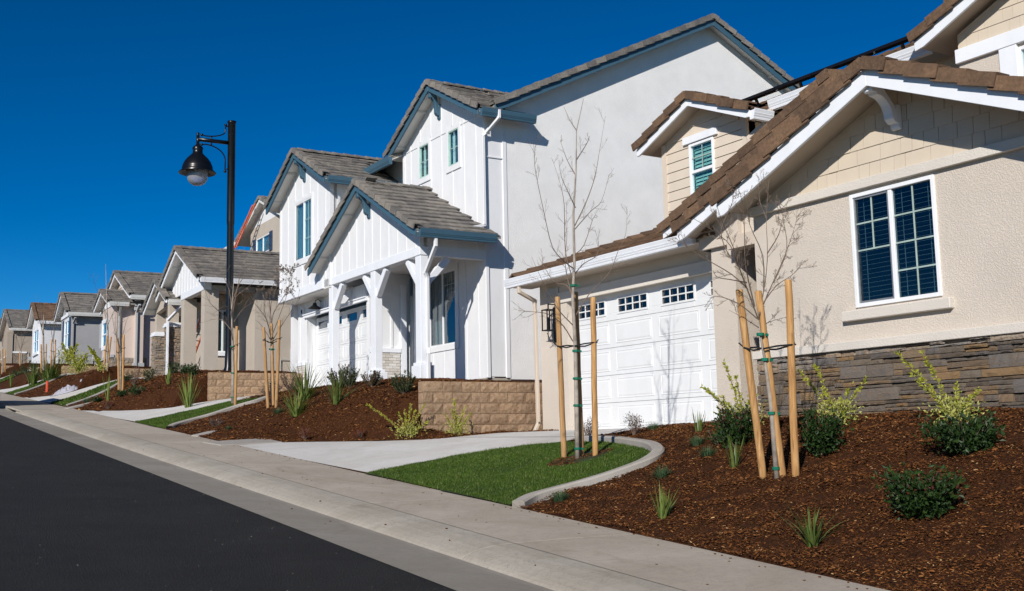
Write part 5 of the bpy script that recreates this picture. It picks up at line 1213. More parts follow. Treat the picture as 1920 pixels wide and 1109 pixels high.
# ================================================================= small things in the beds
def slab(p, lx_, ly_, rz, label, mat='strip', name='concrete_footing', cat='concrete pad'):
    q = MB(); c, s_ = math.cos(rz), math.sin(rz); pts = [(-lx_, -ly_), (lx_, -ly_), (lx_, ly_), (-lx_, ly_)]; x0, y0, z0 = p
    t_ = [(x0+a*c-b*s_, y0+a*s_+b*c) for a, b in pts]; zz = [gz(*k) for k in t_]
    q.add([(k[0], k[1], z-.05) for k, z in zip(t_, zz)]+[(k[0], k[1], z+.022) for k, z in zip(t_, zz)], [(3, 2, 1, 0), (4, 5, 6, 7), (0, 1, 5, 4), (1, 2, 6, 5), (2, 3, 7, 6), (3, 0, 4, 7)])
    return tag(q.build(name, M[mat], base=(x0, y0, z0), bevel=.01), label, cat)
slab((6.848, 20.667, 0.076), .62, .42, .1, 'flat concrete pad at the sidewalk corner of the near driveway')
slab((6.856, 23.130, 0.287), .25, .12, .3, 'small half-buried concrete pad in the mulch near the sidewalk')
slab((7.348, 38.827, 1.448), .45, .16, .2, 'narrow concrete pad in the mulch beside the second driveway')
slab((8.087, 57.512, 2.853), .4, .2, .2, 'small concrete pad in the mulch beside the far driveway')
p = (8.243, 50.715, 2.503); tag(MB().box(p[0]-.05, p[0]+.05, p[1]-.05, p[1]+.05, p[2]-.05, p[2]+.48).build('utility_marker', M['orange'], base=p, bevel=.02), 'short orange utility marker post in the mulch', 'marker post')
# crumpled plastic sheet left on the lawn edge
q = MB(); nx, ny = 16, 8; a0 = Vector((8.130, 48.482, 2.240)); a1 = Vector((8.905, 47.595, 2.461)); d = a1-a0; s_ = Vector((d.y, -d.x, 0)).normalized()
for i in range(nx+1):
    for j in range(ny+1):
        c = a0+d*(i/nx)+s_*((j/ny-.5)*.8*(1-.5*abs(i/nx-.5))); e = math.sin(math.pi*i/nx)*math.sin(math.pi*j/ny); q.v.append((c.x, c.y, gz(c.x, c.y)+.03+e*(.14+.16*random.random())))
q.f = [(i*(ny+1)+j, (i+1)*(ny+1)+j, (i+1)*(ny+1)+j+1, i*(ny+1)+j+1) for i in range(nx) for j in range(ny)]; q.mi = [0]*len(q.f)
tag(q.build('plastic_sheet', M['plastic'], base=tuple(a0)), 'crumpled grey plastic sheet lying along the lawn edge', 'plastic sheet')

# concrete mow strips
def mow_strip(pts, label, w=.15, hgt=.085):
    P_ = [Vector((p[0], p[1], 0)) for p in pts]; pts2 = []
    for i in range(len(P_)-1):
        p0, p1, p2, p3 = P_[max(i-1, 0)], P_[i], P_[i+1], P_[min(i+2, len(P_)-1)]
        for k in range(7):
            t_ = k/7; pts2.append(.5*((2*p1)+(-p0+p2)*t_+(2*p0-5*p1+4*p2-p3)*t_*t_+(-p0+3*p1-3*p2+p3)*t_**3))
    pts2.append(P_[-1]); prof = [(-w/2, -.15), (-w/2, hgt-.02), (-w/2+.02, hgt), (w/2-.02, hgt), (w/2, hgt-.02), (w/2, -.15)]
    V = []; F = []
    for i, p in enumerate(pts2):
        d = (pts2[min(i+1, len(pts2)-1)]-pts2[max(i-1, 0)]).normalized(); s_ = Vector((d.y, -d.x, 0)); z = gz(p.x, p.y)
        for a, b in prof: V.append((p.x+s_.x*a, p.y+s_.y*a, z+b))
    m_ = len(prof)
    for i in range(len(pts2)-1):
        for j in range(m_-1): k = i*m_+j; F.append((k, k+1, k+m_+1, k+m_))
    b = V[0]; o = np_mesh('mow_strip', np.array(V)-np.array(b), np.array(F), [M['strip']]); o.location = b
    bm = bmesh.new(); bm.from_mesh(o.data); bmesh.ops.holes_fill(bm, edges=[e for e in bm.edges if e.is_boundary], sides=0); bmesh.ops.recalc_face_normals(bm, faces=bm.faces)
    e = [f for f in bm.faces if abs(f.normal.z) > .9]; 
    if e and e[0].normal.z < 0: bmesh.ops.reverse_faces(bm, faces=bm.faces)
    bm.to_mesh(o.data); bm.free()
    tag(o, label, 'garden kerb', 'concrete kerbs edging the lawns')
mow_strip([(6.311, 10.060, -0.694), (6.585, 10.192, -0.634), (6.912, 10.159, -0.567), (7.273, 10.060, -0.483), (7.644, 9.962, -0.380), (7.962, 9.929, -0.281), (8.247, 10.093, -0.193), (8.528, 10.553, -0.117), (8.769, 11.243, -0.071), (9.079, 12.162, -0.030), (9.198, 12.884, -0.020)], 'curved concrete kerb round the near lawn')
mow_strip([(6.792, 25.626, 0.437), (7.041, 26.020, 0.515), (7.536, 26.250, 0.640), (7.987, 26.283, 0.762), (8.523, 26.348, 0.927), (8.929, 26.184, 1.048), (9.285, 26.250, 1.156)], 'straight concrete kerb between the second lawn and the mulch')
for k, lb in ((3, 'concrete kerb of the third lawn, left of the leaning stakes'), (4, 'concrete kerb of the fourth lawn at far left')):
    y0 = 44.0+15*(k-3); mow_strip([from_lat(a, b+y0) for a, b in ((6.08, -3.55), (7.0, -2.9), (7.6, -2.3), (8.75, -.15))], lb)

# ================================================================= planting
def rs(seed): return np.random.default_rng(seed)
def leaf_arrays(C, D, L, W, rng, fold=.25):
    """diamond leaves: C centres of the stalk end, D unit directions"""
    n = len(C); up = rng.normal(size=(n, 3)); S = np.cross(D, up); S /= np.linalg.norm(S, axis=1, keepdims=True)+1e-9; N = np.cross(S, D)
    L = np.asarray(L).reshape(-1, 1)*np.ones((n, 1)); W = np.asarray(W).reshape(-1, 1)*np.ones((n, 1))
    tip = C+D*L-N*L*.12; l = C+D*L*.48+S*W*.5+N*W*fold; r = C+D*L*.48-S*W*.5+N*W*fold
    V = np.stack([C, r, tip, l], 1).reshape(-1, 3); b = np.arange(n)*4
    return V, np.concatenate([np.stack([b, b+1, b+2], -1), np.stack([b, b+2, b+3], -1)])
def unit(a): return a/(np.linalg.norm(a, axis=-1, keepdims=True)+1e-9)
def ribbon(P0, D, L, W, bend, rng, seg=4):
    """arching strap leaves from points P0 in directions D"""
    n = len(P0); side = unit(np.cross(D, np.array([0, 0, 1.0]))+1e-6); out = unit(D*np.array([1, 1, 0])+1e-6); V = []
    for i in range(seg+1):
        t = i/seg; c = P0+D*(L*t)[:, None]+(out*.6-np.array([0, 0, 1.0]))*(bend*L*t*t)[:, None]; w = (W*(1-t**2.2)*.5+.0004)[:, None]
        V += [c-side*w, c+side*w]
    V = np.stack(V, 1).reshape(-1, 3); k = 2*(seg+1); b = np.arange(n)*k; F = []
    for i in range(seg): F.append(np.stack([b+2*i, b+2*i+1, b+2*i+3, b+2*i+2], -1))
    return V, np.concatenate(F)
def plant(name, p, label, cat, group=None):
    return thing(name, (p[0], p[1], gz(p[0], p[1])-.01), 0, label, cat, group)
def stems_mesh(t, lines, mat='twig', name='stem'):
    q = MB()
    for pts, r0, r1 in lines: q.tube(pts, [r0+(r1-r0)*i/(len(pts)-1) for i in range(len(pts))], 5, cap=False)
    return q.build(name, M[mat], t, base=(0, 0, 0), smooth=True, fix=False)
def leaves_obj(t, V, F, mat, name='foliage'):
    return np_mesh(name, V, F, [M[mat]], parent=t)
def dark_shrub(p, r, h, label, n=1500, seed=1, red=.05, mat='lf_dark', size=.050, cat='shrub'):
    n = int(n*1.15); r *= .80; h *= .80; rng = rs(seed); t = plant('glossy_shrub', p, label, cat); lines = []
    m = 26; az = rng.uniform(0, 6.28, m); tips = np.stack([np.cos(az)*r*rng.uniform(.3, .95, m), np.sin(az)*r*rng.uniform(.3, .95, m), h*rng.uniform(.55, 1, m)], -1)
    for q in tips: lines.append(([(0, 0, 0), (q[0]*.4, q[1]*.4, q[2]*.45), tuple(q)], .005, .002))
    stems_mesh(t, lines)
    k = rng.integers(0, m, n); f = rng.uniform(.25, 1.05, n)[:, None]
    C = tips[k]*f+rng.normal(size=(n, 3))*np.array([r*.16, r*.16, h*.10]); C[:, 2] = np.clip(C[:, 2], .01, None)
    D = unit(C*np.array([1, 1, .6])+rng.normal(size=(n, 3))*r*.9+np.array([0, 0, r*.5]))
    V, F = leaf_arrays(C, D, rng.uniform(.7, 1.25, n)*size, rng.uniform(.4, .6, n)*size, rng); leaves_obj(t, V, F, mat)
    if red:
        n2 = int(n*red); k = rng.integers(0, m, n2); C = tips[k]+rng.normal(size=(n2, 3))*r*.08; D = unit(rng.normal(size=(n2, 3))+np.array([0, 0, 1.2]))
        V, F = leaf_arrays(C, D, rng.uniform(.7, 1.1, n2)*size*.8, size*.35, rng); leaves_obj(t, V, F, 'lf_red', 'young_leaves')
    return t
def shoot_shrub(p, shoots, label, seed=1, r=.22, n_low=700, size=.040, group=None, low='lf_yc', cat='shrub'):
    """variegated shrub: a leafy skirt with long upright shoots; shoots = [(dx, dy, dz)] of the tips"""
    rng = rs(seed); t = plant('variegated_shrub', p, label, cat, group); lines = []; CC = []; DD = []
    for s_ in shoots:
        s_ = np.array(s_, float); mid = s_*np.array([.45, .45, .55])+np.array([0, 0, 0]); pts = [(0, 0, 0), tuple(mid), tuple(s_)]; lines.append((pts, .007, .003))
        m = int(95*np.linalg.norm(s_)/.6); f = rng.uniform(.12, 1.02, m)[:, None]; c = np.where(f < .5, mid*f*2, mid+(s_-mid)*(f*2-1)); ax = unit(s_[None])
        d = unit(np.cross(ax, rng.normal(size=(m, 3)))+ax*.9); CC.append(c); DD.append(d)
    stems_mesh(t, lines); C = np.concatenate(CC); D = np.concatenate(DD); n = len(C)
    V, F = leaf_arrays(C, D, rng.uniform(.75, 1.2, n)*size, rng.uniform(.42, .6, n)*size, rng); leaves_obj(t, V, F, 'lf_yel', 'shoot_leaves')
    if n_low:
        C = rng.normal(size=(n_low, 3))*np.array([r*.48, r*.48, r*.36])+np.array([0, 0, r*.6]); C[:, 2] = np.clip(C[:, 2], .01, None)
        D = unit(C+rng.normal(size=(n_low, 3))*r*.8); V, F = leaf_arrays(C, D, rng.uniform(.75, 1.2, n_low)*size, rng.uniform(.42, .6, n_low)*size, rng); leaves_obj(t, V, F, low, 'skirt_leaves')
    return t
def strap_plant(p, L, label, n=60, spread=.35, seed=1, mat='lf_strap', w=.014, bend=.25, r=.05, name='strap_leaf_plant', cat='grass clump'):
    rng = rs(seed); t = plant(name, p, label, cat); az = rng.uniform(0, 6.28, n); til = np.abs(rng.normal(0, spread, n))
    D = np.stack([np.cos(az)*np.sin(til), np.sin(az)*np.sin(til), np.cos(til)], -1); P0 = np.stack([np.cos(az)*r*rng.uniform(0, 1, n), np.sin(az)*r*rng.uniform(0, 1, n), np.zeros(n)], -1)
    V, F = ribbon(P0, D, L*rng.uniform(.55, 1.05, n), w*rng.uniform(.7, 1.2, n), bend*rng.uniform(.1, 1.4, n), rng)
    o = np_mesh('leaves', V, F, [M[mat]], parent=t); return t
def fescue(p, r, label, seed=1): return strap_plant(p, r*1.1, label, n=420, spread=.75, seed=seed, mat='lf_fescue', w=.004, bend=.35, r=.07, name='fescue_tuft', cat='grass tuft')
def heath(p, r, h, label, seed=1, mat='lf_heath', n=1500, cat='shrub', name='heath_shrub'):
    n = int(n*1.5); rng = rs(seed); t = plant(name, p, label, cat); m = 34; az = rng.uniform(0, 6.28, m); rr = r*np.sqrt(rng.uniform(0, 1, m)); tips = np.stack([np.cos(az)*rr, np.sin(az)*rr, h*rng.uniform(.6, 1, m)*(1-.35*(rr/r)**2)], -1)
    stems_mesh(t, [([(0, 0, 0), (q[0]*.6, q[1]*.6, q[2]*.4), tuple(q)], .005, .002) for q in tips])
    k = rng.integers(0, m, n); f = rng.uniform(.2, 1.02, n)[:, None]; mid = tips*np.array([.6, .6, .4]); C = np.where(f < .5, mid[k]*f*2, mid[k]+(tips[k]-mid[k])*(f*2-1)); ax = unit(tips[k]-mid[k])
    D = unit(np.cross(ax, rng.normal(size=(n, 3)))+ax*1.1); V, F = leaf_arrays(C, D, rng.uniform(.025, .05, n), .013, rng); leaves_obj(t, V, F, mat); return t
def grow(q, p, d, L, r, lev, rng, spread=.5, tw=.55, upw=.25, tips=None, nodes=4):
    pts = [Vector(p)]; d = Vector(d).normalized(); n = nodes
    for i in range(n):
        d = (d+Vector(rng.normal(0, .10, 3))+Vector((0, 0, upw*.25))).normalized(); pts.append(pts[-1]+d*L/n)
    q.tube(pts, [max(r*(1-.7*i/n), .0011) for i in range(n+1)], 5 if r > .006 else 4, cap=False)
    if tips is not None: tips.append(tuple(pts[-1]))
    if lev <= 0: return
    k = rng.integers(3, 6)
    for i in range(k):
        f = .25+.7*i/k+rng.uniform(-.05, .05); j = min(int(f*n), n-1); b = pts[j].lerp(pts[j+1], f*n-j); ax = (pts[j+1]-pts[j]).normalized()
        s_ = Vector(rng.normal(0, 1, 3)).cross(ax).normalized(); dd = (ax*math.cos(spread)+s_*math.sin(spread)).normalized()
        grow(q, b, dd, L*tw*rng.uniform(.6, 1.0)*(1.1-f*.4), r*.5, lev-1, rng, spread, tw, upw, tips)
def twiggy(p, r, h, label, seed=1, mat='lf_wine', n=260, cat='shrub'):
    rng = rs(seed); t = plant('twiggy_shrub', p, label, cat); q = MB(); tips = []
    for i in range(9):
        a = rng.uniform(0, 6.28); til = rng.uniform(.1, .75); grow(q, (0, 0, 0), (math.cos(a)*math.sin(til), math.sin(a)*math.sin(til), math.cos(til)), h*rng.uniform(.7, 1.05), .005, 2, rng, .55, .5, .1, tips, 3)
    q.build('twigs', M['twig'], t, base=(0, 0, 0), fix=False); T = np.array(tips); k = rng.integers(0, len(T), n); C = T[k]+rng.normal(size=(n, 3))*.025; D = unit(rng.normal(size=(n, 3))+[0, 0, .4])
    V, F = leaf_arrays(C, D, rng.uniform(.02, .035, n), .010, rng); leaves_obj(t, V, F, mat); return t

G_E = 'yellow-green variegated shrubs'
shoot_shrub((9.208, 8.254, 0.092), [(-.18, .35, .62), (-.05, .22, .66), (.15, -.28, .50), (.05, -.12, .38), (-.1, .1, .42), (.1, .02, .3)], 'yellow-green shrub with upright shoots in front of the stone base, behind the dark glossy shrub', 3, .22, 520)
shoot_shrub((9.122, 6.744, 0.068), [(-.25, .42, .72), (-.16, .20, .70), (-.2, .3, .5), (.12, -.18, .34), (.05, 0, .4), (.1, -.1, .28)], 'yellow-green shrub with two long leaning shoots before the stone base, furthest right', 4, .20, 620)
shoot_shrub((9.236, 9.699, 0.091), [(-.10, .18, .80), (-.22, .45, .52), (-.3, .3, .50), (-.05, .05, .62), (.05, -.12, .5), (-.15, .2, .4), (.1, -.1, .4)], 'yellow-green shrub with tall arching shoots beside the garage pier', 5, .24, 600)
shoot_shrub((9.890, 17.810, 0.127), [(-.03, .05, .66), (.12, -.1, .52), (-.2, .12, .42), (.2, -.15, .40), (-.1, 0, .48), (.05, .1, .4), (.0, -.1, .35)], 'yellow-green shrub against the tan block wall', 6, .20, 380)
shoot_shrub((9.116, 18.270, 0.106), [(-.62, .35, .62), (.05, -.05, .62), (.25, -.2, .60), (-.12, .1, .46), (.14, -.05, .5), (-.05, 0, .5), (.3, -.25, .3)], 'yellow-green shrub with one stray shoot, in mulch left of the near block wall', 7, .24, 420)
for i, (px_, lb) in enumerate((((11.175, 62.438, 4.591), 'yellow-green shrub, left of a pair below the grey house'), ((10.960, 58.695, 3.807), 'yellow-green shrub, right of a pair below the grey house'))):
    shoot_shrub(px_, [(-.3, .2, 1.1), (.1, -.1, .9), (.35, -.3, 1.0), (-.15, .1, .7), (.2, .1, .7)], lb, 20+i, .6, 500, size=.11)
shoot_shrub((9.767, 47.431, 3.211), [(-.5, .1, 1.0), (-.3, .1, .8), (-.1, 0, .5)], 'sparse leaning yellow-green shrub under the pinkish house window', 24, .2, 60, size=.10)

dark_shrub((8.309, 7.663, -0.195), .32, .50, 'dark glossy shrub just right of the leaning stakes', 1500, 11)
dark_shrub((8.457, 9.042, -0.122), .30, .52, 'dark purple-green shrub beside the garage pier', 1300, 12, red=.2)
dark_shrub((8.369, 6.120, -0.194), .44, .40, 'low wide dark glossy shrub below the right-hand yellow-green shrub', 1500, 13)
dark_shrub((7.322, 5.758, -0.643), .38, .46, 'dark glossy shrub alone in the middle of the right-hand mulch bed', 1700, 14)
dark_shrub((8.533, 9.404, -0.093), .16, .22, 'small dark sprig left of the purple-green shrub', 180, 16, size=.035)
for i, (p, r, h, lb) in enumerate((((8.367, 35.478, 1.688), .45, .35, 'low dark shrub in the mulch of the columned house'), ((9.280, 37.776, 2.216), .32, .55, 'dark rounded shrub left of the stone pillars'), ((8.243, 36.922, 1.698), .22, .22, 'tiny dark shrub at the foot of the paired stakes'),
        ((9.898, 37.021, 2.427), .3, .5, 'dark bush touching the stone pillars'), ((9.848, 35.576, 2.354), .3, .35, 'dark bush between the stone pillars and the porch column'), ((9.738, 34.230, 2.202), .28, .45, 'dark bush at the foot of the porch column'), ((9.772, 42.965, 2.535), .35, .35, 'dark shrub before the short block wall'),
        ((7.777, 38.302, 1.566), .18, .2, 'small dark shrub beside the scarlet shrub'), ((9.948, 65.459, 4.359), .45, .6, 'dark shrub by the low block wall at far left'), ((10.488, 72.126, 4.699), .5, .6, 'round dark shrub near the far left stakes'), ((9.935, 71.929, 4.488), .6, .6, 'wide dark shrub at far left'))):
    dark_shrub(p, r, h, lb, 260, 40+i, red=0, size=.07)
strap_plant((6.693, 8.156, -0.729), .36, 'yellow-green strap-leaf clump near the curved kerb', 34, .42, 31, 'lf_straped', .016, .08)
strap_plant((6.639, 6.284, -0.851), .44, 'green strap-leaf clump nearest the sidewalk', 46, .50, 32, 'lf_strap', .016, .22)
strap_plant((7.921, 8.484, -0.321), .42, 'upright green strap-leaf clump left of the leaning stakes', 22, .20, 33, 'lf_strap', .018, .08)
strap_plant((9.250, 10.520, 0.064), .36, 'short strap-leaf clump in front of the garage door corner', 22, .42, 34, 'lf_strap', .018, .12)
strap_plant((8.344, 21.817, 0.614), .80, 'broad yellow-green strap-leaf clump beside the three stakes', 95, .55, 35, 'lf_straped', .020, .25, .1)
strap_plant((9.053, 23.097, 0.986), 1.15, 'tall green strap-leaf clump before the white garage corner', 90, .48, 36, 'lf_strap', .022, .25, .14)
strap_plant((8.891, 21.029, 0.830), .95, 'thin upright strap-leaf clump left of the bronze heath shrub', 40, .38, 37, 'lf_strap', .022, .18, .1)
strap_plant((8.608, 30.617, 1.109), 1.1, 'upright strap-leaf clump beside the second driveway', 40, .28, 38, 'lf_straped', .03, .12, .1)
strap_plant((7.899, 37.218, 1.557), .95, 'thin pale strap-leaf clump right of the green tuft', 16, .16, 39, 'lf_straped', .03, .05)
strap_plant((9.065, 34.427, 1.945), .6, 'small strap-leaf clump below the stone pillars', 20, .25, 40, 'lf_straped', .04, .1)
strap_plant((9.447, 57.480, 3.348), 1.5, 'wide green strap-leaf clump at the foot of the far stakes', 110, .55, 41, 'lf_strap', .05, .3, .3)
strap_plant((8.914, 58.826, 3.237), 1.3, 'green strap-leaf clump on the far mow strip', 60, .4, 42, 'lf_strap', .05, .3, .2)
strap_plant((8.546, 63.588, 3.350), 1.0, 'thin strap-leaf clump at far left', 14, .2, 43, 'lf_straped', .04, .1)
for i, (p, r, lb) in enumerate((((9.958, 12.261, 0.115), .16, 'blue-green fescue tuft nearest the garage door'), ((8.590, 9.798, -0.082), .15, 'blue-green fescue tuft, upper of two left of the purple shrub'), ((8.217, 9.207, -0.199), .14, 'blue-green fescue tuft, lower of two left of the purple shrub'), ((7.595, 9.239, -0.410), .16, 'blue-green fescue tuft between the kerb curve and the strap-leaf clump'), ((6.686, 9.830, -0.634), .15, 'blue-green fescue tuft touching the curved kerb near the sidewalk'), ((8.279, 22.670, 0.684), .2, 'fescue tuft at the foot of the right-hand stake'), ((7.644, 39.156, 1.565), .28, 'fescue tuft in the mulch beyond the second driveway'), ((7.300, 22.900, 0.378), .1, 'tiny fescue tuft on the second mow strip'))): fescue(p, r, lb, 60+i)
heath((9.936, 23.196, 1.264), .34, .60, 'bronze heath shrub, wider of two before the farmhouse posts', 71, n=2200)
heath((9.886, 22.638, 1.236), .24, .62, 'dark upright heath shrub at the right of the bronze one', 72, 'lf_dark', 1300)
heath((9.997, 21.685, 1.213), .24, .42, 'small bronze heath shrub before the middle porch post', 73)
heath((9.812, 19.813, 0.974), .28, .52, 'dark green spiky shrub before the near porch post', 74, 'lf_dark', 1600)
heath((9.039, 38.729, 2.141), .25, .9, 'reddish upright shrub beside the short block wall', 75, 'lf_wine', 500)
heath((9.590, 26.841, 1.248), .35, .4, 'bronze low shrub beside the staked tree at the second lawn', 76, 'lf_wine', 700)
heath((10.183, 27.005, 1.379), .45, .6, 'bronze twiggy shrub at the white garage corner', 77, 'lf_wine', 900)
heath((7.350, 23.984, 0.464), .16, .22, 'small purple tuft on the second mow strip', 78, 'lf_wine', 300)
twiggy((9.493, 12.129, 0.047), .25, .30, 'pinkish twiggy shrub in front of the garage door', 81, n=420)
twiggy((9.188, 12.819, -0.021), .22, .33, 'pinkish twiggy shrub behind the staked tree on the near lawn', 82, n=420)
twiggy((7.964, 20.339, 0.092), .25, .26, 'scarlet shrub low in the mulch near the driveway edge, left one', 83, 'lf_nand', 420)
twiggy((8.662, 19.321, 0.116), .25, .20, 'scarlet shrub low in the mulch near the driveway edge, right one', 84, 'lf_nand', 340)
twiggy((7.651, 36.167, 1.266), .4, .34, 'scarlet spreading shrub beyond the second driveway', 85, 'lf_nand', 500)

# ---------------------------------------------------------------- young staked trees
def stake(pb, pt, label, r=.036):
    s_ = thing('wooden_stake', pb, 0, label, 'stake', 'lodgepole stakes of the young trees')
    del BASE[s_.name]; bpy.data.objects.remove(s_)
    pb, pt = Vector(pb), Vector(pt); pb.z = gz(pb.x, pb.y)-.1; n = 9; pts = [pb.lerp(pt, i/n)+Vector((random.uniform(-.003, .003), random.uniform(-.003, .003), 0)) for i in range(n+1)]
    q = MB(); q.tube(pts, [r*(1.03-.06*i/n) for i in range(n+1)], 14); o = q.build('wooden_stake', M['stake'], base=tuple(pb), bevel=.006)
    for p in o.data.polygons: p.use_smooth = len(p.vertices) == 4
    return tag(o, label, 'stake', 'round wooden stakes of the young trees')
def ties(t, trunk, heads, z, mat='blackm'):
    """black rubber straps from the trunk round each stake"""
    for h_ in heads:
        a, b = Vector(trunk(z)), Vector(h_(z+.03)); d = (b-a); s_ = Vector((-d.y, d.x, 0)).normalized()
        q = MB(); q.tube([a+s_*.04, a.lerp(b, .5)+s_*.02-Vector((0, 0, .02)), b+s_*.042, b+d.normalized()*.045, b-s_*.042, a.lerp(b, .5)-s_*.015+Vector((0, 0, .01)), a-s_*.04], .009, 6); q.tube([b+d.normalized()*.04, b+d.normalized()*.04+s_*.07+Vector((0, 0, .04))], .007, 5)
        q.build('rubber_tie', M[mat], t, base=tuple(t.location), fix=False)
def lerp_path(pts):
    pts = [Vector(p) for p in pts]
    def f(z):
        for a, b in zip(pts, pts[1:]):
            if z <= b.z or b is pts[-1]: k = (z-a.z)/((b.z-a.z) or 1); return a.lerp(b, k)
    return f
def young_tree(trunk, branches, label, seed=1, r=.030, ties_z=(), stakes=(), tapes=(), twig=.32, seeds=None, extra=0, sub=1, group='young staked street trees'):
    rng = rs(seed); b = Vector(trunk[0]); b.z = gz(b.x, b.y)-.03; trunk = [b]+[Vector(p) for p in trunk[1:]]
    t = thing('young_tree', tuple(b), 0, label, 'tree', group); q = MB(); n = len(trunk)
    q.tube(trunk, [max(r*(1.05-.95*i/(n-1)), .004) for i in range(n)], 9, cap=True); q.build('trunk', M['bark'], t, smooth=True, fix=False)
    q = MB(); tips = []
    for br in branches:
        pts = [Vector(p) for p in br]; m = len(pts); r0 = r*.25; sm_ = []
        for i in range(m-1):
            p0, p1, p2, p3 = pts[max(i-1, 0)], pts[i], pts[i+1], pts[min(i+2, m-1)]
            for k in range(3): u = k/3; sm_.append(.5*((2*p1)+(-p0+p2)*u+(2*p0-5*p1+4*p2-p3)*u*u+(-p0+3*p1-3*p2+p3)*u**3))
        sm_.append(pts[-1]); N = len(sm_); q.tube(sm_, [max(r0*(1-.85*i/(N-1)), .0020) for i in range(N)], 6, cap=False); tips.append(tuple(sm_[-1]))
        for i in range(2, N):
            for _ in range(rng.integers(0, 3)):
                ax = (sm_[i]-sm_[i-1]).normalized(); s_ = Vector(rng.normal(0, 1, 3)).cross(ax).normalized(); dd = (ax*.72+s_*.7).normalized()
                grow(q, sm_[i-1].lerp(sm_[i], rng.uniform()), dd, twig*rng.uniform(.3, .9), max(.0024, r*.065), sub, rng, .6, .5, .35, tips, 3)
    for i in range(extra):
        f = rng.uniform(.35, .97); k = min(int(f*(n-1)), n-2); p = trunk[k].lerp(trunk[k+1], f*(n-1)-k)
        if p.z-b.z < 1.5: continue
        a = rng.uniform(0, 6.28); grow(q, p, (math.cos(a)*.7, math.sin(a)*.7, .75), twig*1.3*rng.uniform(.5, 1), .006, sub+1, rng, .55, .5, .4, tips, 3)
    q.build('crown', M['twig'], t, fix=False)
    if seeds:
        T = np.array(tips); T = T[T[:, 2] > np.quantile(T[:, 2], seeds)]; q = MB()
        for p in T: q.lathe([(0, -.012), (.012, 0), (0, .014)], tuple(p), 5)
        tag(q.build('seed_heads', M['twig'], t, fix=False), kind='stuff')
    tf = lerp_path(trunk); hs_ = [lerp_path(s_) for s_ in stakes]
    for z in ties_z: ties(t, tf, hs_, z)
    for z in tapes:
        c = tf(z); q = MB(); q.tube([c-Vector((0, 0, .014)), c+Vector((0, 0, .014))], r*1.15+.006, 10); q.bar(c+Vector((.03, -.035, 0)), c+Vector((.062, -.045, -.01)), .004, .026); q.build('green_tape', M['tape'], t, fix=False)
    return t
stake((8.154, 11.866, -0.230), (8.112, 11.866, 1.862), 'left stake of the tree on the near lawn')
stake((8.261, 11.341, -0.201), (8.303, 11.341, 1.801), 'right stake of the tree on the near lawn')
stake((8.236, 11.604, -0.210), (8.260, 11.664, 1.908), 'middle stake tied to the trunk on the near lawn')
young_tree([(8.131, 11.538, -0.235), (8.138, 11.538, 0.443), (8.147, 11.538, 1.187), (8.126, 11.538, 1.802), (8.168, 11.538, 2.303), (8.172, 11.538, 2.897), (8.235, 11.538, 3.512), (8.261, 11.538, 4.031), (8.389, 11.538, 4.477)],
    [[(8.164, 11.538, 2.184), (7.973, 11.462, 2.250), (7.730, 11.386, 2.412), (7.564, 11.310, 2.826), (7.408, 11.234, 3.282), (7.341, 11.158, 3.487), (7.329, 11.082, 3.703)],
    [(8.127, 11.538, 2.078), (8.115, 11.660, 2.436), (8.202, 11.782, 3.067), (8.228, 11.904, 3.397), (8.201, 12.025, 3.742)],
    [(8.183, 11.538, 2.744), (8.433, 11.622, 3.087), (8.656, 11.706, 3.474), (8.802, 11.790, 3.833), (8.995, 11.874, 4.418)],
    [(8.191, 11.538, 2.709), (8.465, 11.552, 2.976), (8.655, 11.566, 3.133), (8.803, 11.580, 3.514)],
    [(8.125, 11.538, 1.528), (8.400, 11.566, 1.868), (8.760, 11.593, 2.181), (8.943, 11.621, 2.491), (9.100, 11.648, 2.732), (9.162, 11.676, 3.065)],
    [(8.115, 11.538, 1.459), (7.890, 11.491, 1.615), (7.717, 11.443, 1.790), (7.556, 11.395, 2.004), (7.390, 11.348, 2.260)],
    [(8.162, 11.538, 2.115), (8.383, 11.640, 2.283), (8.669, 11.742, 2.425), (8.787, 11.844, 2.631), (8.807, 11.945, 2.833)],
    [(8.135, 11.538, 1.803), (8.120, 11.663, 1.990), (8.023, 11.789, 2.036), (7.947, 11.914, 2.259), (7.950, 12.040, 2.406)],
    [(8.108, 11.538, 1.254), (7.887, 11.436, 1.440), (7.621, 11.334, 1.552), (7.320, 11.232, 1.561), (7.041, 11.130, 1.550)],
    [(8.209, 11.538, 2.992), (8.033, 11.447, 3.167), (7.869, 11.355, 3.340), (7.779, 11.264, 3.516)],
    [(8.232, 11.538, 3.419), (8.236, 11.739, 3.680), (8.272, 11.939, 4.009)],
    [(8.248, 11.538, 3.635), (8.552, 11.720, 3.933), (8.742, 11.902, 4.113)],
    [(8.261, 11.538, 4.031), (8.230, 11.644, 4.199), (8.216, 11.750, 4.407)],
    [(8.153, 11.538, 2.357), (8.345, 11.563, 2.515), (8.522, 11.587, 2.888), (8.611, 11.612, 2.937)],
    [(8.126, 11.538, 1.802), (8.112, 11.665, 2.234), (8.239, 11.791, 2.686), (8.333, 11.918, 3.149)]],
    'tall slim bare young tree on the near lawn, before the white side wall', stakes=[[(8.154, 11.866, -0.230), (8.112, 11.866, 1.862)], [(8.261, 11.341, -0.201), (8.303, 11.341, 1.801)]], seed=5, r=.031, ties_z=(1.19,), tapes=(-0.10, 0.44, 0.78, 1.13, 1.97), twig=.26, sub=1)
stake((7.774, 7.926, -0.392), (7.565, 7.926, 1.427), 'leftmost leaning stake in the right-hand mulch bed')
stake((7.823, 7.565, -0.383), (7.865, 7.565, 1.491), 'rightmost stake in the right-hand mulch bed')
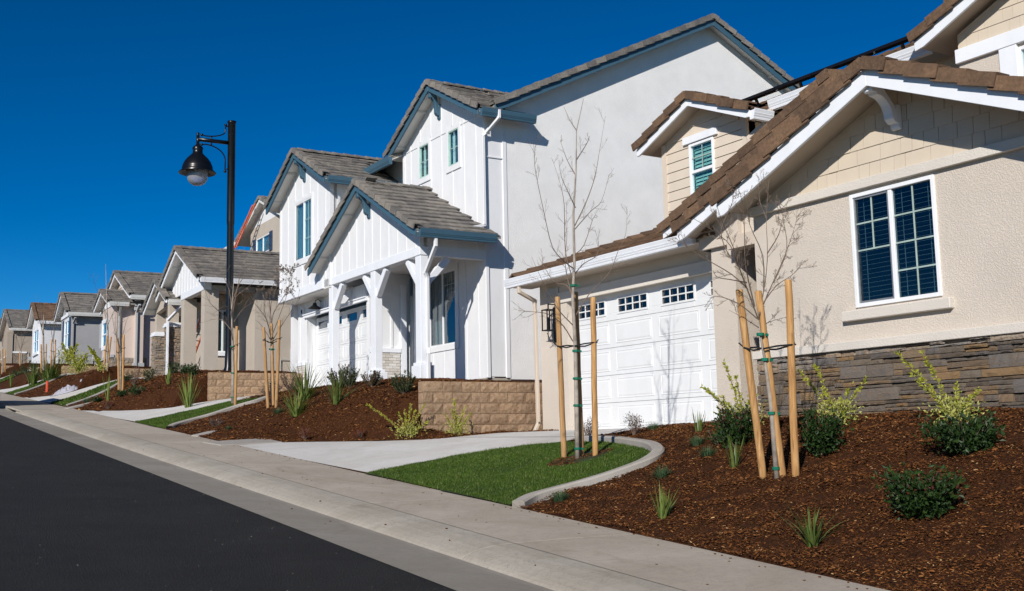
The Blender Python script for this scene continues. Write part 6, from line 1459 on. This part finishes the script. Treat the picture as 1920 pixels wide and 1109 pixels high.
stake((7.805, 7.700, -0.411), (7.655, 7.762, 1.397), 'middle leaning stake tied to the trunk in the right-hand mulch bed')
young_tree([(7.745, 7.729, -0.409), (7.718, 7.729, 0.296), (7.670, 7.729, 0.703), (7.624, 7.729, 0.957), (7.608, 7.729, 1.131)],
    [[(7.607, 7.729, 1.111), (7.394, 7.646, 1.398), (7.238, 7.563, 1.559), (7.086, 7.480, 1.746), (6.908, 7.397, 1.911), (6.758, 7.314, 2.069), (6.669, 7.232, 2.252)],
    [(7.609, 7.729, 1.136), (7.857, 7.862, 1.520), (8.041, 7.995, 1.847), (8.183, 8.128, 2.224), (8.386, 8.260, 2.695)],
    [(7.624, 7.729, 1.163), (7.859, 7.820, 1.414), (8.166, 7.912, 1.757), (8.427, 8.003, 2.077), (8.599, 8.095, 2.283)],
    [(7.674, 7.729, 1.268), (7.879, 7.744, 1.453), (8.115, 7.759, 1.575), (8.248, 7.775, 1.661)],
    [(7.594, 7.729, 1.120), (7.396, 7.779, 1.266), (7.161, 7.829, 1.327), (7.073, 7.879, 1.231)],
    [(7.535, 7.729, 1.287), (7.364, 7.677, 1.533), (7.196, 7.625, 1.778), (6.962, 7.573, 1.882), (6.657, 7.521, 1.976)],
    [(7.609, 7.729, 1.034), (7.669, 7.951, 1.136), (7.651, 8.173, 1.255)],
    [(7.614, 7.729, 1.008), (8.006, 8.002, 1.128), (8.544, 8.276, 1.233)],
    [(7.567, 7.729, 1.237), (7.366, 7.617, 1.596), (7.265, 7.506, 1.875), (7.150, 7.395, 2.147), (6.974, 7.283, 2.281)],
    [(7.697, 7.729, 1.399), (7.607, 7.629, 1.717), (7.356, 7.529, 1.989), (7.241, 7.430, 2.214)],
    [(7.772, 7.729, 1.770), (8.087, 7.875, 2.005), (8.329, 8.021, 2.273), (8.572, 8.167, 2.494)],
    [(7.831, 7.729, 1.485), (8.173, 7.861, 1.847), (8.293, 7.994, 2.153), (8.404, 8.126, 2.356)],
    [(7.474, 7.729, 1.413), (7.345, 7.787, 1.542), (7.121, 7.844, 1.664), (6.913, 7.902, 1.786), (6.803, 7.960, 1.889)],
    [(7.782, 7.729, 2.115), (7.747, 7.769, 2.279), (7.776, 7.809, 2.451)],
    [(7.384, 7.729, 1.613), (7.334, 7.832, 1.780), (7.374, 7.936, 2.010), (7.627, 8.039, 2.293), (7.754, 8.143, 2.435)],
    [(7.478, 7.729, 1.464), (7.249, 7.689, 1.471), (7.033, 7.648, 1.478), (6.953, 7.608, 1.527)]],
    'leaning bare multi-branched young tree before the beige house, tied to two stakes', stakes=[[(7.774, 7.926, -0.392), (7.565, 7.926, 1.427)], [(7.823, 7.565, -0.383), (7.865, 7.565, 1.491)]], seed=8, r=.027, ties_z=(0.83,), tapes=(-0.30, 0.22, 0.73, 0.97), twig=.24, sub=2)
stake((8.685, 26.808, 0.995), (8.701, 26.808, 2.979), 'single stake right of the tree beside the street lamp')
young_tree([(8.874, 27.563, 1.076), (8.864, 27.563, 1.868), (8.840, 27.563, 2.679), (8.803, 27.563, 3.426), (8.849, 27.563, 4.183)],
    [[(8.840, 27.563, 2.679), (8.618, 27.232, 3.180), (8.069, 26.900, 3.519), (7.793, 26.569, 3.923)],
    [(8.806, 27.563, 3.222), (8.996, 27.918, 3.821), (9.537, 28.272, 4.246), (9.801, 28.627, 4.524)],
    [(8.804, 27.563, 3.358), (8.819, 27.807, 4.006), (8.608, 28.051, 4.651), (8.535, 28.295, 5.175)],
    [(8.806, 27.563, 3.222), (8.945, 27.594, 3.985), (9.100, 27.624, 4.761), (9.148, 27.655, 5.160)],
    [(8.821, 27.563, 3.086), (9.144, 27.714, 3.527), (9.475, 27.864, 3.726)],
    [(8.789, 27.563, 3.494), (8.544, 27.356, 3.527), (8.187, 27.148, 3.287)],
    [(8.801, 27.563, 3.631), (9.113, 27.860, 4.237), (9.493, 28.156, 4.654), (9.621, 28.452, 4.849)],
    [(8.809, 27.563, 2.949), (8.715, 28.111, 3.275), (8.560, 28.658, 3.325)]],
    'bare young tree beside the black street lamp on the second lawn', stakes=[[(8.685, 26.808, 0.995), (8.701, 26.808, 2.979)]], seed=11, r=.05, ties_z=(2.48,), tapes=(1.26, 1.87, 2.54), twig=.45, sub=1)
stake((8.581, 24.148, 0.861), (8.453, 24.148, 2.682), 'left of the three stakes in front of the tan block wall')
stake((8.589, 23.656, 0.842), (8.648, 23.656, 2.809), 'right and tallest of the three stakes in front of the tan block wall')
stake((8.716, 24.181, 0.910), (8.687, 24.281, 2.790), 'middle of the three stakes in front of the tan block wall')
young_tree([(8.715, 24.247, 0.912), (8.697, 24.247, 1.656), (8.679, 24.247, 2.262), (8.676, 24.247, 2.652)],
    [[(8.678, 24.247, 2.384), (8.464, 23.970, 2.834), (8.143, 23.694, 3.090), (7.903, 23.418, 3.223)],
    [(8.677, 24.247, 2.505), (8.791, 24.468, 3.023), (9.101, 24.690, 3.437), (9.378, 24.911, 3.861), (9.527, 25.133, 4.223)],
    [(8.676, 24.247, 2.627), (8.731, 24.450, 3.265), (8.981, 24.653, 3.803), (9.092, 24.857, 4.155)],
    [(8.677, 24.247, 2.505), (8.531, 24.272, 2.990), (8.512, 24.298, 3.360), (8.456, 24.323, 3.544)],
    [(8.691, 24.247, 2.384), (9.036, 24.330, 2.895), (9.324, 24.414, 3.290), (9.446, 24.497, 3.620)],
    [(8.690, 24.247, 2.506), (8.834, 24.131, 2.988), (8.979, 24.016, 3.534), (8.996, 23.901, 4.073)],
    [(8.674, 24.247, 2.871), (8.708, 24.494, 3.393), (8.922, 24.740, 3.811), (9.273, 24.987, 4.121)],
    [(8.678, 24.247, 2.384), (8.596, 24.703, 2.792), (8.598, 25.159, 2.963)]],
    'bare young tree with dry seed heads at its top, between three stakes', stakes=[[(8.581, 24.148, 0.861), (8.453, 24.148, 2.682)], [(8.589, 23.656, 0.842), (8.648, 23.656, 2.809)]], seed=14, r=.045, ties_z=(2.35,), tapes=(1.42, 2.20), twig=.42, seeds=.45, sub=2)
stake((8.751, 39.615, 2.041), (8.670, 39.615, 3.839), 'left stake of the second pair up the street')
stake((8.509, 37.973, 1.870), (8.496, 37.973, 3.793), 'right stake of the second pair up the street')
young_tree([(8.683, 38.991, 1.990), (8.642, 38.991, 2.946), (8.611, 38.991, 3.490)],
    [[(8.613, 38.991, 3.399), (8.288, 38.370, 3.966), (8.056, 37.748, 4.427)],
    [(8.611, 38.991, 3.490), (8.753, 39.656, 4.477), (9.068, 40.321, 5.129)],
    [(8.611, 38.991, 3.490), (8.872, 39.449, 4.275), (9.093, 39.906, 4.705)],
    [(8.613, 38.991, 3.399), (8.448, 39.049, 4.219), (8.512, 39.106, 4.961)]],
    'bare young tree between the stakes nearest the stone pillars', stakes=[[(8.751, 39.615, 2.041), (8.670, 39.615, 3.839)], [(8.509, 37.973, 1.870), (8.496, 37.973, 3.793)]], seed=17, r=.05, ties_z=(3.31,), twig=.6, sub=1)
stake((9.841, 47.431, 3.182), (9.955, 47.431, 4.671), 'left of two stakes leaning together before the pinkish house')
stake((9.988, 47.431, 3.239), (10.104, 47.431, 4.632), 'right of two stakes leaning together before the pinkish house')
young_tree([(9.925, 47.431, 3.215), (9.968, 47.431, 3.354), (10.003, 47.431, 4.453), (9.894, 47.431, 6.218), (9.814, 47.431, 7.663)],
    [[(9.971, 47.431, 4.893), (9.714, 47.017, 5.720), (9.296, 46.602, 6.523), (9.100, 46.188, 6.890)],
    [(9.965, 47.431, 5.113), (10.367, 48.095, 5.870), (10.652, 48.760, 6.417)],
    [(9.911, 47.431, 5.554), (9.777, 47.888, 6.267), (9.901, 48.346, 6.781)],
    [(9.900, 47.431, 5.996), (10.107, 47.488, 6.682), (10.065, 47.545, 7.135)]],
    'tall thin bare young tree between the leaning stakes before the pinkish house', stakes=[[(9.841, 47.431, 3.182), (9.955, 47.431, 4.671)], [(9.988, 47.431, 3.239), (10.104, 47.431, 4.632)]], seed=19, r=.05, ties_z=(4.01,), twig=.7, sub=1)
stake((9.840, 62.438, 4.139), (9.781, 62.438, 5.591), 'left stake before the small white house')
stake((10.044, 62.438, 4.240), (10.042, 62.438, 5.626), 'right stake before the small white house')
young_tree([(9.965, 62.438, 4.202), (9.907, 62.438, 4.920), (9.857, 62.438, 6.467), (9.861, 62.438, 7.174)],
    [[(9.871, 62.438, 6.044), (9.564, 61.817, 6.814), (9.305, 61.195, 7.016)],
    [(9.866, 62.438, 6.185), (10.081, 63.103, 6.969), (10.276, 63.767, 7.626)],
    [(9.862, 62.438, 6.326), (9.832, 62.896, 7.080), (9.858, 63.353, 7.704)]],
    'bare young tree between stakes before the small white house', stakes=[[(9.840, 62.438, 4.139), (9.781, 62.438, 5.591)], [(10.044, 62.438, 4.240), (10.042, 62.438, 5.626)]], seed=21, r=.09, ties_z=(5.14,), twig=.9, sub=1)
stake((10.303, 62.438, 4.355), (10.297, 62.438, 5.860), 'left stake of the pair under the grey house corner')
stake((10.484, 62.438, 4.428), (10.482, 62.438, 5.866), 'right stake of the pair under the grey house corner')
young_tree([(10.407, 62.438, 4.397), (10.406, 62.438, 4.931), (10.379, 62.438, 5.778)],
    [[(10.384, 62.438, 5.636), (10.093, 61.817, 6.555), (9.879, 61.195, 6.762)],
    [(10.379, 62.438, 5.778), (10.570, 63.103, 6.701), (10.826, 63.767, 7.359)],
    [(10.381, 62.438, 5.721), (10.455, 62.896, 6.676), (10.487, 63.353, 7.300)]],
    'bare young tree before the grey house corner', stakes=[[(10.303, 62.438, 4.355), (10.297, 62.438, 5.860)], [(10.484, 62.438, 4.428), (10.482, 62.438, 5.866)]], seed=23, r=.07, ties_z=(5.21,), twig=.9, sub=1)
stake((10.912, 77.446, 5.527), (10.864, 77.446, 6.415), 'short stakes, left one, before the brown house')
young_tree([(11.005, 77.446, 5.563), (10.972, 77.446, 6.073), (10.954, 77.446, 6.590)],
    [[(10.960, 77.446, 6.417), (10.628, 76.824, 7.044), (10.430, 76.203, 7.494)],
    [(10.954, 77.446, 6.590), (11.185, 78.110, 7.348), (11.425, 78.775, 7.945)],
    [(10.954, 77.446, 6.590), (11.027, 77.903, 7.325), (11.039, 78.361, 7.962)]],
    'small bare tree before the brown house wall', stakes=[[(10.912, 77.446, 5.527), (10.864, 77.446, 6.415)]], seed=25, r=.07, twig=.9, sub=1)
stake((9.857, 77.446, 5.009), (9.818, 77.446, 6.560), 'stake at the far left edge')
stake((10.043, 77.446, 5.116), (10.006, 77.446, 6.565), 'stake just inside the far left edge')
young_tree([(9.950, 77.446, 5.064), (9.911, 77.446, 5.707), (9.831, 77.446, 7.075)],
    [[(9.843, 77.446, 6.732), (9.672, 77.031, 7.375), (9.534, 76.617, 8.012)],
    [(9.837, 77.446, 6.903), (9.957, 77.889, 7.808), (10.052, 78.332, 8.551)]],
    'bare young tree at the far left edge', stakes=[[(9.857, 77.446, 5.009), (9.818, 77.446, 6.560)], [(10.043, 77.446, 5.116), (10.006, 77.446, 6.565)]], seed=27, r=.07, twig=.8, sub=1)

# ================================================================= grass and bark chips
def grass(k, poly, n, hmin, hmax, w, seed):
    rng = rs(seed); xs = [p[0] for p in poly]; ys_ = [p[1] for p in poly]; X = rng.uniform(min(xs), max(xs), n*3); Y = rng.uniform(min(ys_), max(ys_), n*3)
    c = inpoly(X, Y, poly) & (lat_of(X, Y) > 6.03); X, Y = X[c][:n], Y[c][:n]; m = len(X); Z = ground(X, Y)+.012
    patch = np.clip(.5+.35*np.sin(X*3.1+1.3*np.sin(Y*2.3))*np.sin(Y*2.7+X*.8)+.3*np.sin(X*9+2*np.sin(Y*7))*np.sin(Y*8+1.5*np.sin(X*5)), 0, 1)
    if k == 1:   # the bare ring round the tree
        tx, ty = TREE1; keep = (((X-tx)/.42)**2+((Y-ty)/.36)**2) > rng.uniform(.8, 1.2, m); X, Y, Z, patch = X[keep], Y[keep], Z[keep], patch[keep]; m = len(X)
    az = rng.uniform(0, 6.28, m); til = np.abs(rng.normal(0, .45, m)); D = np.stack([np.cos(az)*np.sin(til), np.sin(az)*np.sin(til), np.cos(til)], -1)
    L = rng.uniform(hmin, hmax, m)*(.6+.6*patch); P0 = np.stack([X, Y, Z], -1); V, F = ribbon(P0, D, L, np.full(m, w)*rng.uniform(.7, 1.3, m), rng.uniform(.05, .6, m), rng, 2)
    mi = (rng.uniform(size=m) < .08+.55*patch).astype(int); mi[rng.uniform(size=m) < .03] = 2
    o = np_mesh('lawn_grass', V, F, [M['grassA'], M['grassB'], M['grassC']], np.tile(mi, 2))
    o['kind'] = 'stuff'; tag(o, ('dense mown green grass of the near lawn', 'mown green grass of the second lawn')[k-1] if k < 3 else 'mown green grass of a lawn further up the street', 'grass')
TREE1 = (8.148, 11.505)
grass(1, LAWNS[1], 190000, .020, .048, .0030, 1)
grass(2, LAWNS[2], 70000, .03, .06, .006, 2)
for k in (3, 4, 5): grass(k, LAWNS[k], 9000, .06, .10, .02, k)

def chips(regions, name, seed, sc_=1.0):
    rng = rs(seed); XX = []; YY = []
    for (la0, la1, y0, y1, n) in regions:
        a = rng.uniform(la0, la1, n); b = rng.uniform(y0, y1, n); XX.append(a*math.cos(SA)+b*math.sin(SA)); YY.append(b)
    X = np.concatenate(XX); Y = np.concatenate(YY); c = ~in_drive(X, Y) & (lat_of(X, Y) > 6.03)
    for p in LAWNS.values(): c &= ~inpoly(X, Y, p)
    c |= (((X-TREE1[0])/.44)**2+((Y-TREE1[1])/.38)**2) < 1
    for k, wy, wx in WALL: c &= ~((X > wx-.1) & (np.abs(Y-wy) < .16))
    X, Y = X[c], Y[c]; m = len(X); Z = ground(X, Y)+.018*np.sin(X*5.1+Y*1.3)*np.sin(Y*4.3-X)+.012*np.sin(X*11+Y*7)+.012+rng.uniform(.0, .014, m)
    L = np.exp(rng.normal(math.log(.0185), .40, m))*sc_; W = L*rng.uniform(.22, .6, m); az = rng.uniform(0, 6.28, m); n_ = unit(np.stack([rng.normal(0, .34, m), rng.normal(0, .34, m), np.ones(m)], -1))
    u = np.stack([np.cos(az), np.sin(az), np.zeros(m)], -1); u = unit(u-n_*(u*n_).sum(1, keepdims=True)); v = np.cross(n_, u); C = np.stack([X, Y, Z], -1)
    lu = u*(L*.5)[:, None]; wv = v*(W*.5)[:, None]; th = n_*(W*.28)[:, None]
    # a five-sided splinter: four rim corners and a raised spine, open below
    V = np.stack([C-lu-wv*.6, C+lu*.8-wv, C+lu+wv*.5, C-lu*.7+wv, C-lu*.5+th, C+lu*.5+th], 1).reshape(-1, 3); b = np.arange(m)*6
    F = np.concatenate([np.stack(t_, -1) for t_ in ((b, b+1, b+5), (b, b+5, b+4), (b+1, b+2, b+5), (b+2, b+3, b+4), (b+2, b+4, b+5), (b+3, b, b+4))])
    r = rng.uniform(size=m); mi = np.select([r < .28, r < .58, r < .85, r < .985], [0, 1, 2, 3], 4); o = np_mesh(name, V, F, [M['chip%d' % i] for i in range(5)], np.tile(mi, 6)); o['kind'] = 'stuff'
    return tag(o, None, None)
o = chips([(6.05, 10.2, 2.6, 4.2, 14000), (6.05, 10.2, 4.2, 8.5, 80000), (6.05, 10.2, 8.5, 12.5, 55000), (8.6, 11.0, 11, 15.5, 15000)], 'bark_chips', 1); tag(o, 'brown bark chips covering the bed before the beige house', 'bark mulch')
o = chips([(6.05, 11.6, 17.0, 22, 44000), (6.05, 12, 22, 29.5, 46000)], 'bark_chips', 2, 1.55); tag(o, 'brown bark chips covering the bank before the white farmhouse', 'bark mulch')
o = chips([(6.05, 11, 31, 46, 26000), (6.05, 10, 46, 62, 9000)], 'bark_chips', 3, 2.6); tag(o, 'brown bark chips covering the banks further up the street', 'bark mulch')
# grit and stray chips on the pavement
rng = rs(9); m = 130; a = rng.uniform(4.0, 6.05, m); a = np.where(rng.uniform(size=m) < .6, 6.05-np.abs(rng.normal(0, .12, m)), a); b = rng.uniform(4.5, 24, m); X = a*math.cos(SA)+b*math.sin(SA); q = MB()
for x, y_, a_ in zip(X, b, a):
    z = -1.42+SG*y_+float(np.interp(a_, kp, kz))+.006; l = rng.uniform(.004, .011); w_ = rng.uniform(0, 3); q.box(x-l*abs(math.cos(w_)), x+l*abs(math.cos(w_))+.003, y_-l*abs(math.sin(w_)), y_+l*abs(math.sin(w_))+.003, z-.004, z+rng.uniform(.002, .006))
o = q.build('pavement_grit', M['chip1'], fix=False); tag(o, 'stray bark bits scattered on the sidewalk edge', 'debris', kind='stuff')
# loose stone specks worn out of the asphalt
m = 1500; a = rng.uniform(-3.5, 3.58, m); b = 2.0+rng.uniform(0, 1, m)**1.7*30; X = a*math.cos(SA)+b*math.sin(SA); Y = -a*math.sin(SA)+b*math.cos(SA); Z = roadz(a, b, X, Y)
l = np.exp(rng.normal(math.log(.0032), .4, m)); w_ = rng.uniform(0, 6.28, m); V = np.stack([np.stack([X+l*np.cos(w_+k), Y+l*np.sin(w_+k), Z-.001], -1) for k in (0, 2.1, 4.2)]+[np.stack([X, Y, Z+l*.8], -1)], 1).reshape(-1, 3); b4 = np.arange(m)*4
o = np_mesh('road_grit', V, np.concatenate([np.stack([b4, b4+1, b4+3], -1), np.stack([b4+1, b4+2, b4+3], -1), np.stack([b4+2, b4, b4+3], -1)]), [M['gutterc'], M['strip']], np.tile((rng.uniform(size=m) < .3).astype(int), 3)); tag(o, 'pale stone specks in the dark asphalt', 'road grit', kind='stuff')
# hillside across the street (out of frame, it is what the windows look at)
sheet('hillside', M['hill'], [-220, -140, -70, -30, -12], list(np.arange(-120, 260, 20.0)), lambda A, B, X, Y: -1.5+SG*np.minimum(Y, YEND)+np.interp(-A, [12, 30, 70, 140, 220], [0, .5, 4, 11, 15])+1.5*np.sin(B*.05)*(A < -40))
